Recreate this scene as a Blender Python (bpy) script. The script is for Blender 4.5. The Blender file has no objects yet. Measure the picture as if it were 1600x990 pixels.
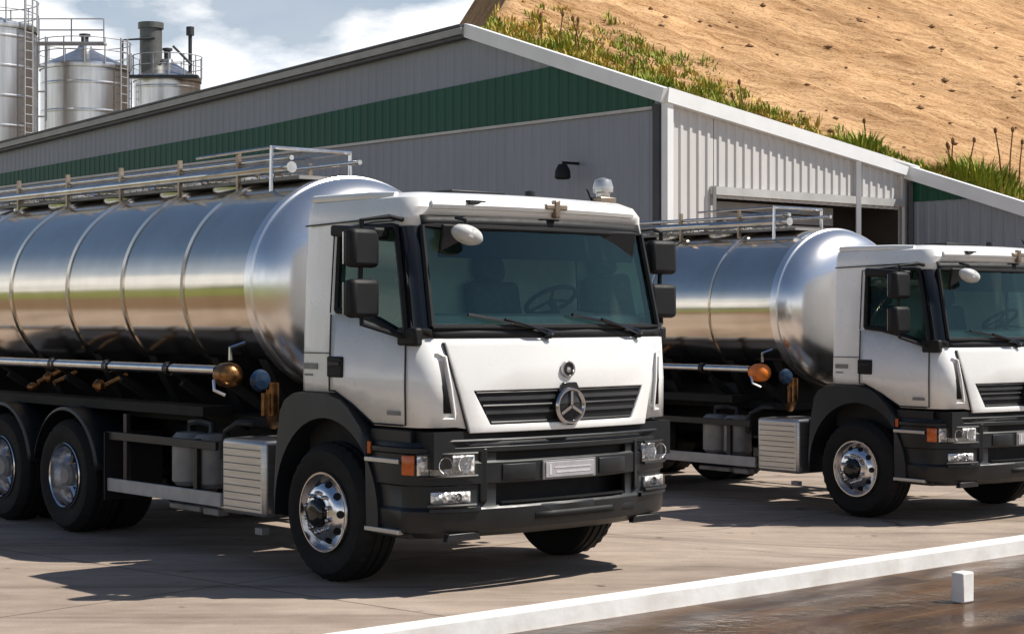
import bpy, bmesh, math, random
from mathutils import Vector, Matrix, noise as mnoise
random.seed(7)
R = math.radians
scene = bpy.context.scene
col = scene.collection

# ------------------------------------------------------------------ camera
cam_d = bpy.data.cameras.new('camera')
cam = bpy.data.objects.new('camera', cam_d); col.objects.link(cam)
cam.location = (0, 0, 1.97); cam.rotation_euler = (R(90), 0, 0)
cam_d.lens = 63.1; cam_d.sensor_width = 36; cam_d.clip_start = .1; cam_d.clip_end = 6000
scene.camera = cam

# ------------------------------------------------------------------ light
SUN_DIR = Vector((.9987, .0277, 1 / .753)).normalized()      # towards the sun
SUN_EL = math.asin(SUN_DIR.z); SUN_AZ = math.atan2(SUN_DIR.x, SUN_DIR.y)
world = bpy.data.worlds.new('World'); scene.world = world; world.use_nodes = True
def build_world():
    nt = world.node_tree; n = nt.nodes; l = nt.links
    n.clear()
    out = n.new('ShaderNodeOutputWorld'); bg = n.new('ShaderNodeBackground')
    sky = n.new('ShaderNodeTexSky'); sky.sky_type = 'NISHITA'; sky.sun_disc = False
    sky.sun_elevation = SUN_EL; sky.sun_rotation = SUN_AZ
    sky.air_density = 1.0; sky.dust_density = .6; sky.ozone_density = 2.4
    bg.inputs['Strength'].default_value = .07
    tc = n.new('ShaderNodeTexCoord'); mp = n.new('ShaderNodeMapping')
    mp.inputs['Scale'].default_value = (1, 1, 2.6); mp.inputs['Location'].default_value = (.52, .2, .31)
    nz = n.new('ShaderNodeTexNoise'); nz.inputs['Scale'].default_value = 9.0
    nz.inputs['Detail'].default_value = 8; nz.inputs['Roughness'].default_value = .52
    l.new(tc.outputs['Generated'], mp.inputs['Vector']); l.new(mp.outputs['Vector'], nz.inputs['Vector'])
    sep = n.new('ShaderNodeSeparateXYZ'); l.new(tc.outputs['Generated'], sep.inputs[0])
    # more cloud low over the horizon, open blue overhead
    mr = n.new('ShaderNodeMapRange'); mr.inputs['From Min'].default_value = .12; mr.inputs['From Max'].default_value = .34
    mr.inputs['To Min'].default_value = .15; mr.inputs['To Max'].default_value = -.26
    l.new(sep.outputs['Z'], mr.inputs['Value'])
    ad = n.new('ShaderNodeMath'); ad.operation = 'ADD'
    l.new(nz.outputs['Fac'], ad.inputs[0]); l.new(mr.outputs['Result'], ad.inputs[1])
    cr = n.new('ShaderNodeValToRGB'); cr.color_ramp.elements[0].position = .47; cr.color_ramp.elements[1].position = .64
    l.new(ad.outputs[0], cr.inputs['Fac'])
    nz2 = n.new('ShaderNodeTexNoise'); nz2.inputs['Scale'].default_value = 14; nz2.inputs['Detail'].default_value = 4
    l.new(mp.outputs['Vector'], nz2.inputs['Vector'])
    cc = n.new('ShaderNodeValToRGB')
    cc.color_ramp.elements[0].position = .35; cc.color_ramp.elements[0].color = (11.4, 11.8, 12.6, 1)
    cc.color_ramp.elements[1].position = .6; cc.color_ramp.elements[1].color = (14.0, 13.9, 13.8, 1)
    l.new(nz2.outputs['Fac'], cc.inputs['Fac'])
    mx = n.new('ShaderNodeMix'); mx.data_type = 'RGBA'
    mh = n.new('ShaderNodeMapRange'); mh.inputs['From Min'].default_value = .06; mh.inputs['From Max'].default_value = .36
    mh.inputs['To Min'].default_value = .42; mh.inputs['To Max'].default_value = 0; l.new(sep.outputs['Z'], mh.inputs['Value'])
    mm = n.new('ShaderNodeMath'); mm.operation = 'MAXIMUM'; l.new(cr.outputs['Color'], mm.inputs[0]); l.new(mh.outputs['Result'], mm.inputs[1])
    l.new(mm.outputs[0], mx.inputs['Factor']); l.new(sky.outputs['Color'], mx.inputs['A']); l.new(cc.outputs['Color'], mx.inputs['B'])
    l.new(mx.outputs['Result'], bg.inputs['Color']); l.new(bg.outputs[0], out.inputs['Surface'])
build_world()
sun_d = bpy.data.lights.new('sun', 'SUN'); sun_d.energy = 5.0; sun_d.angle = R(.5); sun_d.color = (1, .95, .87)
sun = bpy.data.objects.new('sun', sun_d); col.objects.link(sun)
sun.rotation_euler = SUN_DIR.to_track_quat('Z', 'Y').to_euler()
vs = scene.view_settings
vs.view_transform = 'Standard'; vs.look = 'None'; vs.exposure = .36; vs.gamma = 1; vs.use_curve_mapping = False
try:
    scene.cycles.max_bounces = 8; scene.cycles.transparent_max_bounces = 12
    scene.cycles.sample_clamp_indirect = 6
except Exception:
    pass

# ------------------------------------------------------------------ materials
def newmat(name):
    m = bpy.data.materials.new(name); m.use_nodes = True
    nt = m.node_tree
    return m, nt, nt.nodes['Principled BSDF']
def ramp(nt, src, c0, c1, p0=.3, p1=.7):
    r = nt.nodes.new('ShaderNodeValToRGB')
    r.color_ramp.elements[0].position = p0; r.color_ramp.elements[0].color = (*c0, 1)
    r.color_ramp.elements[1].position = p1; r.color_ramp.elements[1].color = (*c1, 1)
    nt.links.new(src, r.inputs['Fac']); return r.outputs['Color']
def noise_node(nt, scale, detail=5, stretch=(1, 1, 1), rough=.55, rot=(0, 0, 0)):
    tc = nt.nodes.new('ShaderNodeTexCoord'); mp = nt.nodes.new('ShaderNodeMapping')
    mp.inputs['Scale'].default_value = stretch; mp.inputs['Rotation'].default_value = rot
    nz = nt.nodes.new('ShaderNodeTexNoise'); nz.inputs['Scale'].default_value = scale
    nz.inputs['Detail'].default_value = detail; nz.inputs['Roughness'].default_value = rough
    nt.links.new(tc.outputs['Object'], mp.inputs['Vector']); nt.links.new(mp.outputs['Vector'], nz.inputs['Vector'])
    return nz.outputs['Fac'], mp.outputs['Vector']
def bump(nt, b, height, strength=.2, dist=.01):
    bp = nt.nodes.new('ShaderNodeBump'); bp.inputs['Strength'].default_value = strength; bp.inputs['Distance'].default_value = dist
    nt.links.new(height, bp.inputs['Height']); nt.links.new(bp.outputs['Normal'], b.inputs['Normal'])
def mulcol(nt, a, b_, fac=1):
    m = nt.nodes.new('ShaderNodeMix'); m.data_type = 'RGBA'; m.blend_type = 'MULTIPLY'; m.inputs['Factor'].default_value = fac
    nt.links.new(a, m.inputs['A']); nt.links.new(b_, m.inputs['B']); return m.outputs['Result']
def simple(name, c0, c1=None, rough=.5, metal=0, scale=6, bmp=0, coat=0, stretch=(1, 1, 1), rvar=.12, bdist=.01, spec=.5):
    m, nt, b = newmat(name)
    c1 = c1 or tuple(x * .8 for x in c0)
    f, v = noise_node(nt, scale, 6, stretch)
    nt.links.new(ramp(nt, f, c1, c0), b.inputs['Base Color'])
    mr = nt.nodes.new('ShaderNodeMapRange'); mr.inputs['To Min'].default_value = max(.02, rough - rvar); mr.inputs['To Max'].default_value = min(1, rough + rvar)
    f2, _ = noise_node(nt, scale * 2.3, 4, stretch)
    nt.links.new(f2, mr.inputs['Value']); nt.links.new(mr.outputs['Result'], b.inputs['Roughness'])
    b.inputs['Metallic'].default_value = metal; b.inputs['Coat Weight'].default_value = coat
    b.inputs['Specular IOR Level'].default_value = spec
    if bmp: bump(nt, b, f2, bmp, bdist)
    return m
M = {}
M['white'] = simple('white_paint', (.82, .81, .785), (.76, .75, .725), .28, coat=.5, scale=1.6, rvar=.06)
M['plastic'] = simple('dark_plastic', (.012, .0125, .013), (.007, .0075, .008), .42, scale=4, bmp=.15, bdist=.002, spec=.4)
M['fender'] = simple('fender_plastic', (.016, .019, .023), (.010, .012, .014), .42, scale=4, bmp=.15, bdist=.002, spec=.4)
M['black'] = simple('black_rubbery', (.008, .008, .009), (.005, .005, .006), .6, scale=5, spec=.3)
M['gloss_black'] = simple('gloss_black', (.012, .013, .014), (.01, .01, .012), .12, scale=5, rvar=.04)
M['rubber'] = simple('tyre_rubber', (.010, .0095, .009), (.006, .006, .006), .8, scale=9, bmp=.25, bdist=.004, spec=.3)
M['chassis'] = simple('chassis_paint', (.009, .009, .009), (.005, .005, .005), .7, scale=7, spec=.3)
M['grey_metal'] = simple('grey_painted_metal', (.24, .235, .23), (.14, .135, .13), .5, scale=5)
M['alu'] = simple('brushed_aluminium', (.62, .60, .58), (.48, .47, .45), .36, .85, scale=3, stretch=(1, 1, 14))
M['steel'] = simple('polished_tube', (.72, .70, .68), (.5, .48, .46), .22, 1, scale=6)
M['brown_steel'] = simple('weathered_tube', (.42, .34, .26), (.2, .15, .11), .4, .8, scale=5)
M['rim'] = simple('rim_alloy', (.78, .78, .80), (.6, .6, .62), .2, 1, scale=12)
M['chrome'] = simple('chrome_trim', (.5, .5, .51), (.4, .4, .41), .16, 1, scale=5, rvar=.05)
M['slat'] = simple('dark_slat', (.045, .046, .048), (.03, .03, .032), .3, scale=5)
M['guard'] = simple('guard_paint', (.42, .41, .39), (.3, .29, .28), .5, scale=5)
M['kerb_mirror'] = simple('pale_mirror_shell', (.62, .62, .60), (.45, .45, .44), .35, scale=9)
M['amber'] = simple('amber_lens', (.55, .12, .02), (.42, .08, .015), .18, scale=30)
M['orange'] = simple('orange_cap', (.85, .23, .025), (.6, .15, .02), .35, scale=10)
M['brass'] = simple('brass_valve_shaded_cap', (.34, .17, .065), (.12, .055, .02), .35, .9, scale=14)
M['blue'] = simple('blue_valve', (.008, .03, .075), (.006, .018, .04), .4, scale=10)
M['plate'] = simple('plate_grey', (.40, .38, .39), (.30, .285, .295), .5, scale=14)
M['plate_dark'] = simple('plate_mark', (.60, .58, .58), (.5, .48, .49), .5, scale=14)
M['seat'] = simple('seat_fabric', (.10, .11, .115), (.07, .08, .085), .9, scale=20)
M['dash'] = simple('dashboard_grey', (.52, .58, .54), (.40, .46, .43), .6, scale=5)
M['cabin'] = simple('cabin_lining', (.52, .58, .57), (.42, .48, .47), .8, scale=5)
def tank_mat():
    m, nt, b = newmat('polished_tank_steel')
    b.inputs['Metallic'].default_value = 1
    f, v = noise_node(nt, 2.2, 5, (1, 1, 1))
    nt.links.new(ramp(nt, f, (.68, .61, .52), (.79, .72, .63)), b.inputs['Base Color'])
    f2, _ = noise_node(nt, 5, 6, (.25, 5, 5))
    mr = nt.nodes.new('ShaderNodeMapRange'); mr.inputs['To Min'].default_value = .09; mr.inputs['To Max'].default_value = .20
    nt.links.new(f2, mr.inputs['Value']); nt.links.new(mr.outputs['Result'], b.inputs['Roughness'])
    f3, _ = noise_node(nt, 1.1, 2, (1, 1, 1))
    bump(nt, b, f3, .12, .03)
    return m
M['tank'] = tank_mat()
def cap_mat():
    m, nt, b = newmat('satin_tank_end')
    b.inputs['Metallic'].default_value = .95
    f, v = noise_node(nt, 3, 5)
    nt.links.new(ramp(nt, f, (.82, .80, .78), (.93, .92, .90)), b.inputs['Base Color'])
    b.inputs['Roughness'].default_value = .24
    return m
M['tank_end'] = cap_mat()
def glass_mat(name, tint, refl_tint=(1, 1, 1), rough=.02, ior=1.52):
    m = bpy.data.materials.new(name); m.use_nodes = True; nt = m.node_tree; nt.nodes.clear()
    out = nt.nodes.new('ShaderNodeOutputMaterial'); mix = nt.nodes.new('ShaderNodeMixShader')
    tr = nt.nodes.new('ShaderNodeBsdfTransparent'); tr.inputs['Color'].default_value = (*tint, 1)
    gl = nt.nodes.new('ShaderNodeBsdfGlossy'); gl.inputs['Roughness'].default_value = rough; gl.inputs['Color'].default_value = (*refl_tint, 1)
    fr = nt.nodes.new('ShaderNodeFresnel'); fr.inputs['IOR'].default_value = ior
    f, v = noise_node(nt, 1.5, 2)
    bp = nt.nodes.new('ShaderNodeBump'); bp.inputs['Strength'].default_value = .04; bp.inputs['Distance'].default_value = .02
    nt.links.new(f, bp.inputs['Height']); nt.links.new(bp.outputs['Normal'], gl.inputs['Normal'])
    nt.links.new(fr.outputs[0], mix.inputs[0]); nt.links.new(tr.outputs[0], mix.inputs[1]); nt.links.new(gl.outputs[0], mix.inputs[2])
    nt.links.new(mix.outputs[0], out.inputs['Surface']); return m
M['glass'] = glass_mat('tinted_windscreen_glass', (.74, .94, .85), (.68, .98, .93), .03, 1.62)
M['side_glass'] = glass_mat('tinted_side_glass', (.30, .46, .40), (.7, .95, .85), .02, 1.6)
M['lens'] = glass_mat('clear_lamp_lens', (.9, .9, .9))
def lamp_mat():
    m, nt, b = newmat('lamp_reflector')
    b.inputs['Metallic'].default_value = .4; b.inputs['Roughness'].default_value = .25; b.inputs['Base Color'].default_value = (.92, .90, .87, 1)
    tc = nt.nodes.new('ShaderNodeTexCoord'); vo = nt.nodes.new('ShaderNodeTexVoronoi'); vo.inputs['Scale'].default_value = 26
    nt.links.new(tc.outputs['Object'], vo.inputs['Vector']); bump(nt, b, vo.outputs['Distance'], .7, .03); return m
M['lamp'] = lamp_mat()

# ------------------------------------------------------------------ mesh helper
class MB:
    def __init__(s): s.v = []; s.f = []
    def add(s, vs_, fs):
        o = len(s.v); s.v += [tuple(p) for p in vs_]; s.f += [tuple(i + o for i in f) for f in fs]; return s
    def box(s, a, b):
        x0, y0, z0 = a; x1, y1, z1 = b
        return s.add([(x0,y0,z0),(x1,y0,z0),(x1,y1,z0),(x0,y1,z0),(x0,y0,z1),(x1,y0,z1),(x1,y1,z1),(x0,y1,z1)],
                     [(0,3,2,1),(4,5,6,7),(0,1,5,4),(1,2,6,5),(2,3,7,6),(3,0,4,7)])
    def obox(s, c, size, rot=(0, 0, 0)):
        from mathutils import Euler
        m = Euler(rot).to_matrix(); c = Vector(c); hx, hy, hz = [k / 2 for k in size]
        P = [c + m @ Vector((sx*hx, sy*hy, sz*hz)) for sz in (-1,1) for sx, sy in ((-1,-1),(1,-1),(1,1),(-1,1))]
        return s.add(P, [(0,3,2,1),(4,5,6,7),(0,1,5,4),(1,2,6,5),(2,3,7,6),(3,0,4,7)])
    def beam(s, p0, p1, w, h, up=(0, 0, 1)):
        p0 = Vector(p0); p1 = Vector(p1); d = (p1 - p0).normalized(); u = Vector(up)
        x = d.cross(u).normalized(); y = x.cross(d)
        P = [p + x*sx*w/2 + y*sy*h/2 for p in (p0, p1) for sx, sy in ((-1,-1),(1,-1),(1,1),(-1,1))]
        return s.add(P, [(0,1,2,3),(7,6,5,4),(0,4,5,1),(1,5,6,2),(2,6,7,3),(3,7,4,0)])
    def tube(s, pts, r, n=10, cap=True):
        pts = [Vector(p) for p in pts]; rings = []; prev = None
        for i, p in enumerate(pts):
            d = ((pts[min(i+1, len(pts)-1)] - pts[max(i-1, 0)])).normalized()
            u = prev if prev is not None else (Vector((0,0,1)) if abs(d.z) < .9 else Vector((1,0,0)))
            x = d.cross(u).normalized(); y = x.cross(d).normalized(); prev = y
            rr = r[i] if isinstance(r, (list, tuple)) else r
            rings.append([p + (x*math.cos(2*math.pi*k/n) + y*math.sin(2*math.pi*k/n))*rr for k in range(n)])
        vs_ = [q for ring in rings for q in ring]; fs = []
        for i in range(len(pts)-1):
            for k in range(n):
                a = i*n+k; b = i*n+(k+1) % n; fs.append((a, a+n, b+n, b))
        if cap: fs.append(tuple(range(n))); fs.append(tuple(reversed(range((len(pts)-1)*n, len(pts)*n))))
        return s.add(vs_, fs)
    def lathe(s, prof, c, axis='y', n=48, sgn=1, sq=(1, 1)):
        """prof: list of (radius, offset along axis)"""
        c = Vector(c); vs_ = []; fs = []
        for r, o in prof:
            for k in range(n):
                a = 2*math.pi*k/n; u = r*math.cos(a)*sq[0]; w = r*math.sin(a)*sq[1]; o_ = o*sgn
                vs_.append(c + Vector({'y': (u, o_, w), 'x': (o_, u, w), 'z': (u, w, o_)}[axis]))
        for i in range(len(prof)-1):
            for k in range(n):
                a = i*n+k; b = i*n+(k+1) % n; fs.append((a, b, b+n, a+n))
        return s.add(vs_, fs)
    def grid(s, rows, closed=False):
        nr = len(rows); nc = len(rows[0]); vs_ = [p for r in rows for p in r]; fs = []
        for i in range(nr-1):
            for k in range(nc - (0 if closed else 1)):
                b = (k+1) % nc
                fs.append((i*nc+k, i*nc+b, (i+1)*nc+b, (i+1)*nc+k))
        return s.add(vs_, fs)
    def poly(s, pts): return s.add(pts, [tuple(range(len(pts)))])
    def prism(s, pts, off):
        """pts: planar polygon (3d), extruded by vector off"""
        n = len(pts); off = Vector(off); P = [Vector(p) for p in pts]
        fs = [tuple(range(n)), tuple(reversed(range(n, 2*n)))] + [(i, i+n, (i+1) % n+n, (i+1) % n) for i in range(n)]
        return s.add(P + [p+off for p in P], fs)
    def build(s, name, mat, parent=None, smooth=True, bevel=0, solid=0, angle=38, loc=None, rotz=0, weld=False):
        me = bpy.data.meshes.new(name); me.from_pydata(s.v, [], s.f)
        bm = bmesh.new(); bm.from_mesh(me)
        if weld: bmesh.ops.remove_doubles(bm, verts=bm.verts, dist=1e-4)
        bmesh.ops.recalc_face_normals(bm, faces=bm.faces)
        if smooth:
            for f in bm.faces: f.smooth = True
            for e in bm.edges:
                if len(e.link_faces) == 2 and e.calc_face_angle(0) > R(angle): e.smooth = False
        bm.to_mesh(me); bm.free()
        mats = mat if isinstance(mat, (list, tuple)) else [mat]
        for q in mats: me.materials.append(q)
        o = bpy.data.objects.new(name, me); col.objects.link(o)
        if parent: o.parent = parent
        if loc: o.location = loc
        if rotz: o.rotation_euler = (0, 0, rotz)
        if solid:
            md = o.modifiers.new('solid', 'SOLIDIFY'); md.thickness = solid; md.offset = -1
        if bevel:
            md = o.modifiers.new('bevel', 'BEVEL'); md.width = bevel; md.segments = 2; md.limit_method = 'ANGLE'; md.angle_limit = R(40)
        return o
def empty(name, loc, rz=0):
    o = bpy.data.objects.new(name, None); col.objects.link(o); o.location = loc; o.rotation_euler = (0, 0, rz); o.empty_display_size = .3
    return o
def tag(o, label=None, cat=None, group=None, kind=None):
    if label: o['label'] = label
    if cat: o['category'] = cat
    if group: o['group'] = group
    if kind: o['kind'] = kind
    return o
def copy_tree(o, parent=None):
    c = o.copy(); col.objects.link(c)
    if parent: c.parent = parent
    for ch in list(o.children): copy_tree(ch, c)
    return c

# ================================================================== setting
YAW = R(41.25)
F2 = Vector((math.sin(YAW), -math.cos(YAW), 0)); L2 = Vector((math.cos(YAW), math.sin(YAW), 0))   # lorry's nose, lorry's left
O1 = Vector((-.4565, 14.184, 0))
def sstep(t): t = max(0, min(1, t)); return t*t*(3-2*t)
DROP = .16
def ground_z(x, y):
    d = Vector((x, y, 0)) - O1
    return -DROP * sstep((d.dot(L2) - 1.6) / 3.2) * sstep((2.25 - d.dot(F2)) / 1.2)
def at(X, Y, z=0): p = O1 + F2*X + L2*Y; return Vector((p.x, p.y, z))

def ground_material():
    m, nt, b = newmat('yard_concrete_and_meadow')
    n, l = nt.nodes, nt.links
    f, v = noise_node(nt, .55, 8, (1, 1, 1), .6)
    f2, _ = noise_node(nt, 3.0, 8, (.7, 1.5, 1), .68, (0, 0, R(-12)))
    f3, _ = noise_node(nt, 60, 3)
    c1 = ramp(nt, f, (.315, .25, .20), (.415, .34, .278), .3, .72)
    c2 = ramp(nt, f2, (.78, .76, .75), (1.05, 1.04, 1.03), .3, .62)
    c3 = ramp(nt, f3, (.86, .86, .86), (1.06, 1.06, 1.06), .3, .7)
    c = mulcol(nt, mulcol(nt, c1, c2), c3)
    f4, _ = noise_node(nt, .33, 4, (.6, 1.5, 1), .6, (0, 0, R(-40)))
    c = mulcol(nt, c, ramp(nt, f4, (.66, .65, .64), (1.04, 1.04, 1.04), .34, .5))
    f5, _ = noise_node(nt, 140, 2); c = mulcol(nt, c, ramp(nt, f5, (.78, .78, .78), (1.12, 1.12, 1.12), .35, .65))
    f7, _ = noise_node(nt, 1.6, 5, (.07, 1.5, 1), .6, (0, 0, math.pi/2 - YAW)); c = mulcol(nt, c, ramp(nt, f7, (.72, .71, .70), (1.02, 1.02, 1.02), .36, .5))
    f8, _ = noise_node(nt, 2.6, 3); c = mulcol(nt, c, ramp(nt, f8, (.42, .41, .40), (1, 1, 1), .27, .33))
    # expansion joints of the slabs
    br = n.new('ShaderNodeTexBrick'); br.inputs['Scale'].default_value = 1; br.inputs['Mortar Size'].default_value = .012
    br.inputs['Brick Width'].default_value = 4.5; br.inputs['Row Height'].default_value = 4.5; br.offset = 0
    br.inputs['Color1'].default_value = (1, 1, 1, 1); br.inputs['Color2'].default_value = (.93, .93, .93, 1); br.inputs['Mortar'].default_value = (.45, .42, .4, 1)
    tc = n.new('ShaderNodeTexCoord'); mp = n.new('ShaderNodeMapping'); mp.inputs['Rotation'].default_value = (0, 0, -(math.pi/2 - YAW) + math.pi/2); mp.inputs['Location'].default_value = (1.3, .4, 0)
    l.new(tc.outputs['Object'], mp.inputs['Vector']); l.new(mp.outputs['Vector'], br.inputs['Vector'])
    yard = mulcol(nt, c, br.outputs['Color'])
    g, _ = noise_node(nt, .8, 8); grass = ramp(nt, g, (.10, .14, .015), (.18, .20, .03))
    d, _ = noise_node(nt, .05, 3); far = ramp(nt, d, (.10, .14, .03), (.20, .18, .06))
    gr = n.new('ShaderNodeMix'); gr.data_type = 'RGBA'; gr.inputs['Factor'].default_value = .5; l.new(grass, gr.inputs['A']); l.new(far, gr.inputs['B'])
    # meadow begins beyond the far sides of the yard (behind the camera and past the warehouse)
    sp = n.new('ShaderNodeSeparateXYZ'); l.new(tc.outputs['Object'], sp.inputs[0])
    ln = n.new('ShaderNodeVectorMath'); ln.operation = 'DOT_PRODUCT'; ln.inputs[1].default_value = (-L2.x, -L2.y, 0)
    wob = n.new('ShaderNodeVectorMath'); wob.operation = 'ADD'; wob.inputs[1].default_value = (-O1.x, -O1.y, 0)
    l.new(tc.outputs['Object'], wob.inputs[0]); l.new(wob.outputs['Vector'], ln.inputs[0])
    mr = n.new('ShaderNodeMapRange'); mr.inputs['From Min'].default_value = 12.5; mr.inputs['From Max'].default_value = 13.2; l.new(ln.outputs['Value'], mr.inputs['Value'])
    mx = n.new('ShaderNodeMix'); mx.data_type = 'RGBA'; l.new(mr.outputs['Result'], mx.inputs['Factor'])
    e, _ = noise_node(nt, .9, 7); earth = ramp(nt, e, (.12, .075, .04), (.19, .125, .07))
    me = n.new('ShaderNodeMapRange'); me.inputs['From Min'].default_value = 4.6; me.inputs['From Max'].default_value = 5.2; l.new(ln.outputs['Value'], me.inputs['Value'])
    ex = n.new('ShaderNodeMix'); ex.data_type = 'RGBA'; l.new(me.outputs['Result'], ex.inputs['Factor']); l.new(yard, ex.inputs['A']); l.new(earth, ex.inputs['B'])
    l.new(ex.outputs['Result'], mx.inputs['A']); l.new(gr.outputs['Result'], mx.inputs['B'])
    l.new(mx.outputs['Result'], b.inputs['Base Color']); b.inputs['Roughness'].default_value = .88; b.inputs['Specular IOR Level'].default_value = .25
    bump(nt, b, f3, .25, .006)
    return m
def axis_steps(lo, hi, step, far):
    a = [lo + i*step for i in range(int(round((hi-lo)/step))+1)]
    k = 2.0; e = []
    while k < far: e.append(k); k *= 1.7
    return [lo - q for q in reversed(e)] + a + [hi + q for q in e]
xs = axis_steps(-8, 16, .4, 2600); ys = axis_steps(6, 34, .4, 2600)
MB().grid([[(x, y, ground_z(x, y)) for x in xs] for y in ys]).build('ground', ground_material())['kind'] = 'structure'

# bottom right: paving stands in for a dark interior, kerb for a dividing line
KF = 2.40
def paving_material():
    m, nt, b = newmat('brown_paving_standin'); n, l = nt.nodes, nt.links
    tc = n.new('ShaderNodeTexCoord'); br = n.new('ShaderNodeTexBrick'); br.offset = .5
    br.inputs['Scale'].default_value = 1; br.inputs['Brick Width'].default_value = 1.1; br.inputs['Row Height'].default_value = .42; br.inputs['Mortar Size'].default_value = .012
    br.inputs['Color1'].default_value = (.040, .020, .009, 1); br.inputs['Color2'].default_value = (.095, .05, .022, 1); br.inputs['Mortar'].default_value = (.11, .07, .035, 1)
    l.new(tc.outputs['Object'], br.inputs['Vector'])
    f, v = noise_node(nt, 2.2, 7, (.4, 1.6, 1)); c = mulcol(nt, br.outputs['Color'], ramp(nt, f, (.35, .33, .3), (1.5, 1.45, 1.3), .3, .7))
    l.new(c, b.inputs['Base Color'])
    f2, _ = noise_node(nt, 1.3, 5, (.5, 1.5, 1)); mr = n.new('ShaderNodeMapRange'); mr.inputs['From Min'].default_value = .35; mr.inputs['From Max'].default_value = .65
    mr.inputs['To Min'].default_value = .08; mr.inputs['To Max'].default_value = .5; l.new(f2, mr.inputs['Value']); l.new(mr.outputs['Result'], b.inputs['Roughness'])
    f3, _ = noise_node(nt, 7, 4); bump(nt, b, f3, .35, .02); b.inputs['Specular IOR Level'].default_value = .22
    return m
pv = MB().box((-4, -5.0, -.02), (14, 0, .004)).build('paving', paving_material(), loc=tuple(at(KF + .16, 0)), rotz=math.atan2(L2.y, L2.x), smooth=False)
pv['kind'] = 'structure'
M['kerb'] = simple('kerb_white_paint', (.86, .85, .83), (.66, .63, .59), .65, scale=3.5, bmp=.35, bdist=.012)
kb = MB().box((-4.0, -.15, -.05), (14, .0, .135)).build('kerb', M['kerb'], loc=tuple(at(KF, 0)), rotz=math.atan2(L2.y, L2.x), bevel=.02)
kb['kind'] = 'structure'

# ------------------------------------------------------------------ warehouse
PC = Vector((2.909, 34.0, 0)); BACK = -F2
def clad(name, c0, c1, rib=.25):
    m, nt, b = newmat(name)
    f, v = noise_node(nt, .5, 6, (1, 1, .25)); c = ramp(nt, f, c1, c0)
    f2, _ = noise_node(nt, 9, 4, (1, 1, .08)); c = mulcol(nt, c, ramp(nt, f2, (.94, .94, .94), (1.03, 1.03, 1.03)))
    nt.links.new(c, b.inputs['Base Color']); b.inputs['Roughness'].default_value = .5; b.inputs['Specular IOR Level'].default_value = .3
    return m
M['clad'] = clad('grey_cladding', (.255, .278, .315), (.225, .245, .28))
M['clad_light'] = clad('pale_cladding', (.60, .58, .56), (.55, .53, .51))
M['green'] = clad('green_cladding', (.007, .075, .045), (.006, .06, .036))
M['trim_white'] = simple('white_trim', (.80, .80, .79), (.72, .72, .71), .4, scale=2)
M['trim_dark'] = simple('dark_gutter', (.05, .052, .055), (.035, .037, .04), .5, scale=2)
M['trim_pale'] = simple('pale_flashing', (.50, .49, .47), (.38, .37, .35), .5, scale=2)
M['roof'] = simple('roof_sheet', (.32, .33, .33), (.25, .26, .26), .5, scale=1)
M['dark_door'] = simple('dark_doorway', (.045, .036, .028), (.03, .025, .02), .7, scale=1)
def interp(pts, s):
    for (a, za), (b, zb) in zip(pts, pts[1:]):
        if a <= s <= b: return za + (zb-za)*(s-a)/(b-a)
    return pts[-1][1] if s > pts[-1][0] else pts[0][1]
def corrugated(base, d, s0, s1, zlo, zhi, pitch=.3, depth=.035, out=None):
    """trapezoid-profile cladding sheet from s0 to s1 along d; zlo/zhi are functions of s"""
    out = out; prof = [(0, 0), (.36, 0), (.46, 1), (.74, 1), (.84, 0)]
    lo, hi = [], []; s = s0; k = 0
    while True:
        for q, e in prof:
            t = s0 + (k+q)*pitch
            if t > s1: break
            p = base + d*t + out*(depth*e)
            lo.append((p.x, p.y, zlo(t))); hi.append((p.x, p.y, zhi(t)))
        else:
            k += 1; continue
        break
    p = base + d*s1; lo.append((p.x, p.y, zlo(s1))); hi.append((p.x, p.y, zhi(s1)))
    return MB().grid([lo, hi])
topA = [(0, 6.16), (5.7, 8.04), (28.3, 7.14), (34, 6.9)]
bandA = [(0, 7.05), (2.47, 7.06), (8.8, 6.86), (14.05, 6.66), (28.3, 6.37), (34, 6.2)]
topB = [(0, 6.16), (7.6, 5.10)]
topC = [(0, 5.10), (4.32, 3.72), (9, 2.95)]
PB = PC + L2*7.6
wh = empty('warehouse', tuple(PC)); wh.location = PC
tag(wh, 'long grey clad warehouse with a green band under its gable and a pale front wall', 'warehouse')
def W(mb, name, mat, parent=wh, off=PC, **k):
    mb.v = [(x-off.x, y-off.y, z) for x, y, z in mb.v]; return mb.build(name, mat, parent, **k)
nA = -L2                                           # outward normal of the long wall
zA = lambda s: interp(topA, s)
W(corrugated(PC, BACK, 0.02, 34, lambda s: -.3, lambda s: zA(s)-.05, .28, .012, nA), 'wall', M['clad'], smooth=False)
# green band: a flat panel 3 cm proud, clipped by the gable
ss = [0.30, 1, 2.2, 2.35] + [2.6 + i*.8 for i in range(40)]
def band_top(s): return min(interp(bandA, s), zA(s)-.12)
W(corrugated(PC + nA*.03, BACK, .30, 33.8, lambda s: 5.98, band_top, .28, .012, nA), 'green_band', M['green'], smooth=False)
W(MB().beam(PC+BACK*.3+nA*.055+Vector((0,0,5.95)), PC+BACK*33.8+nA*.055+Vector((0,0,5.95)), .03, .06), 'flashing', M['trim_pale'])
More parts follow.
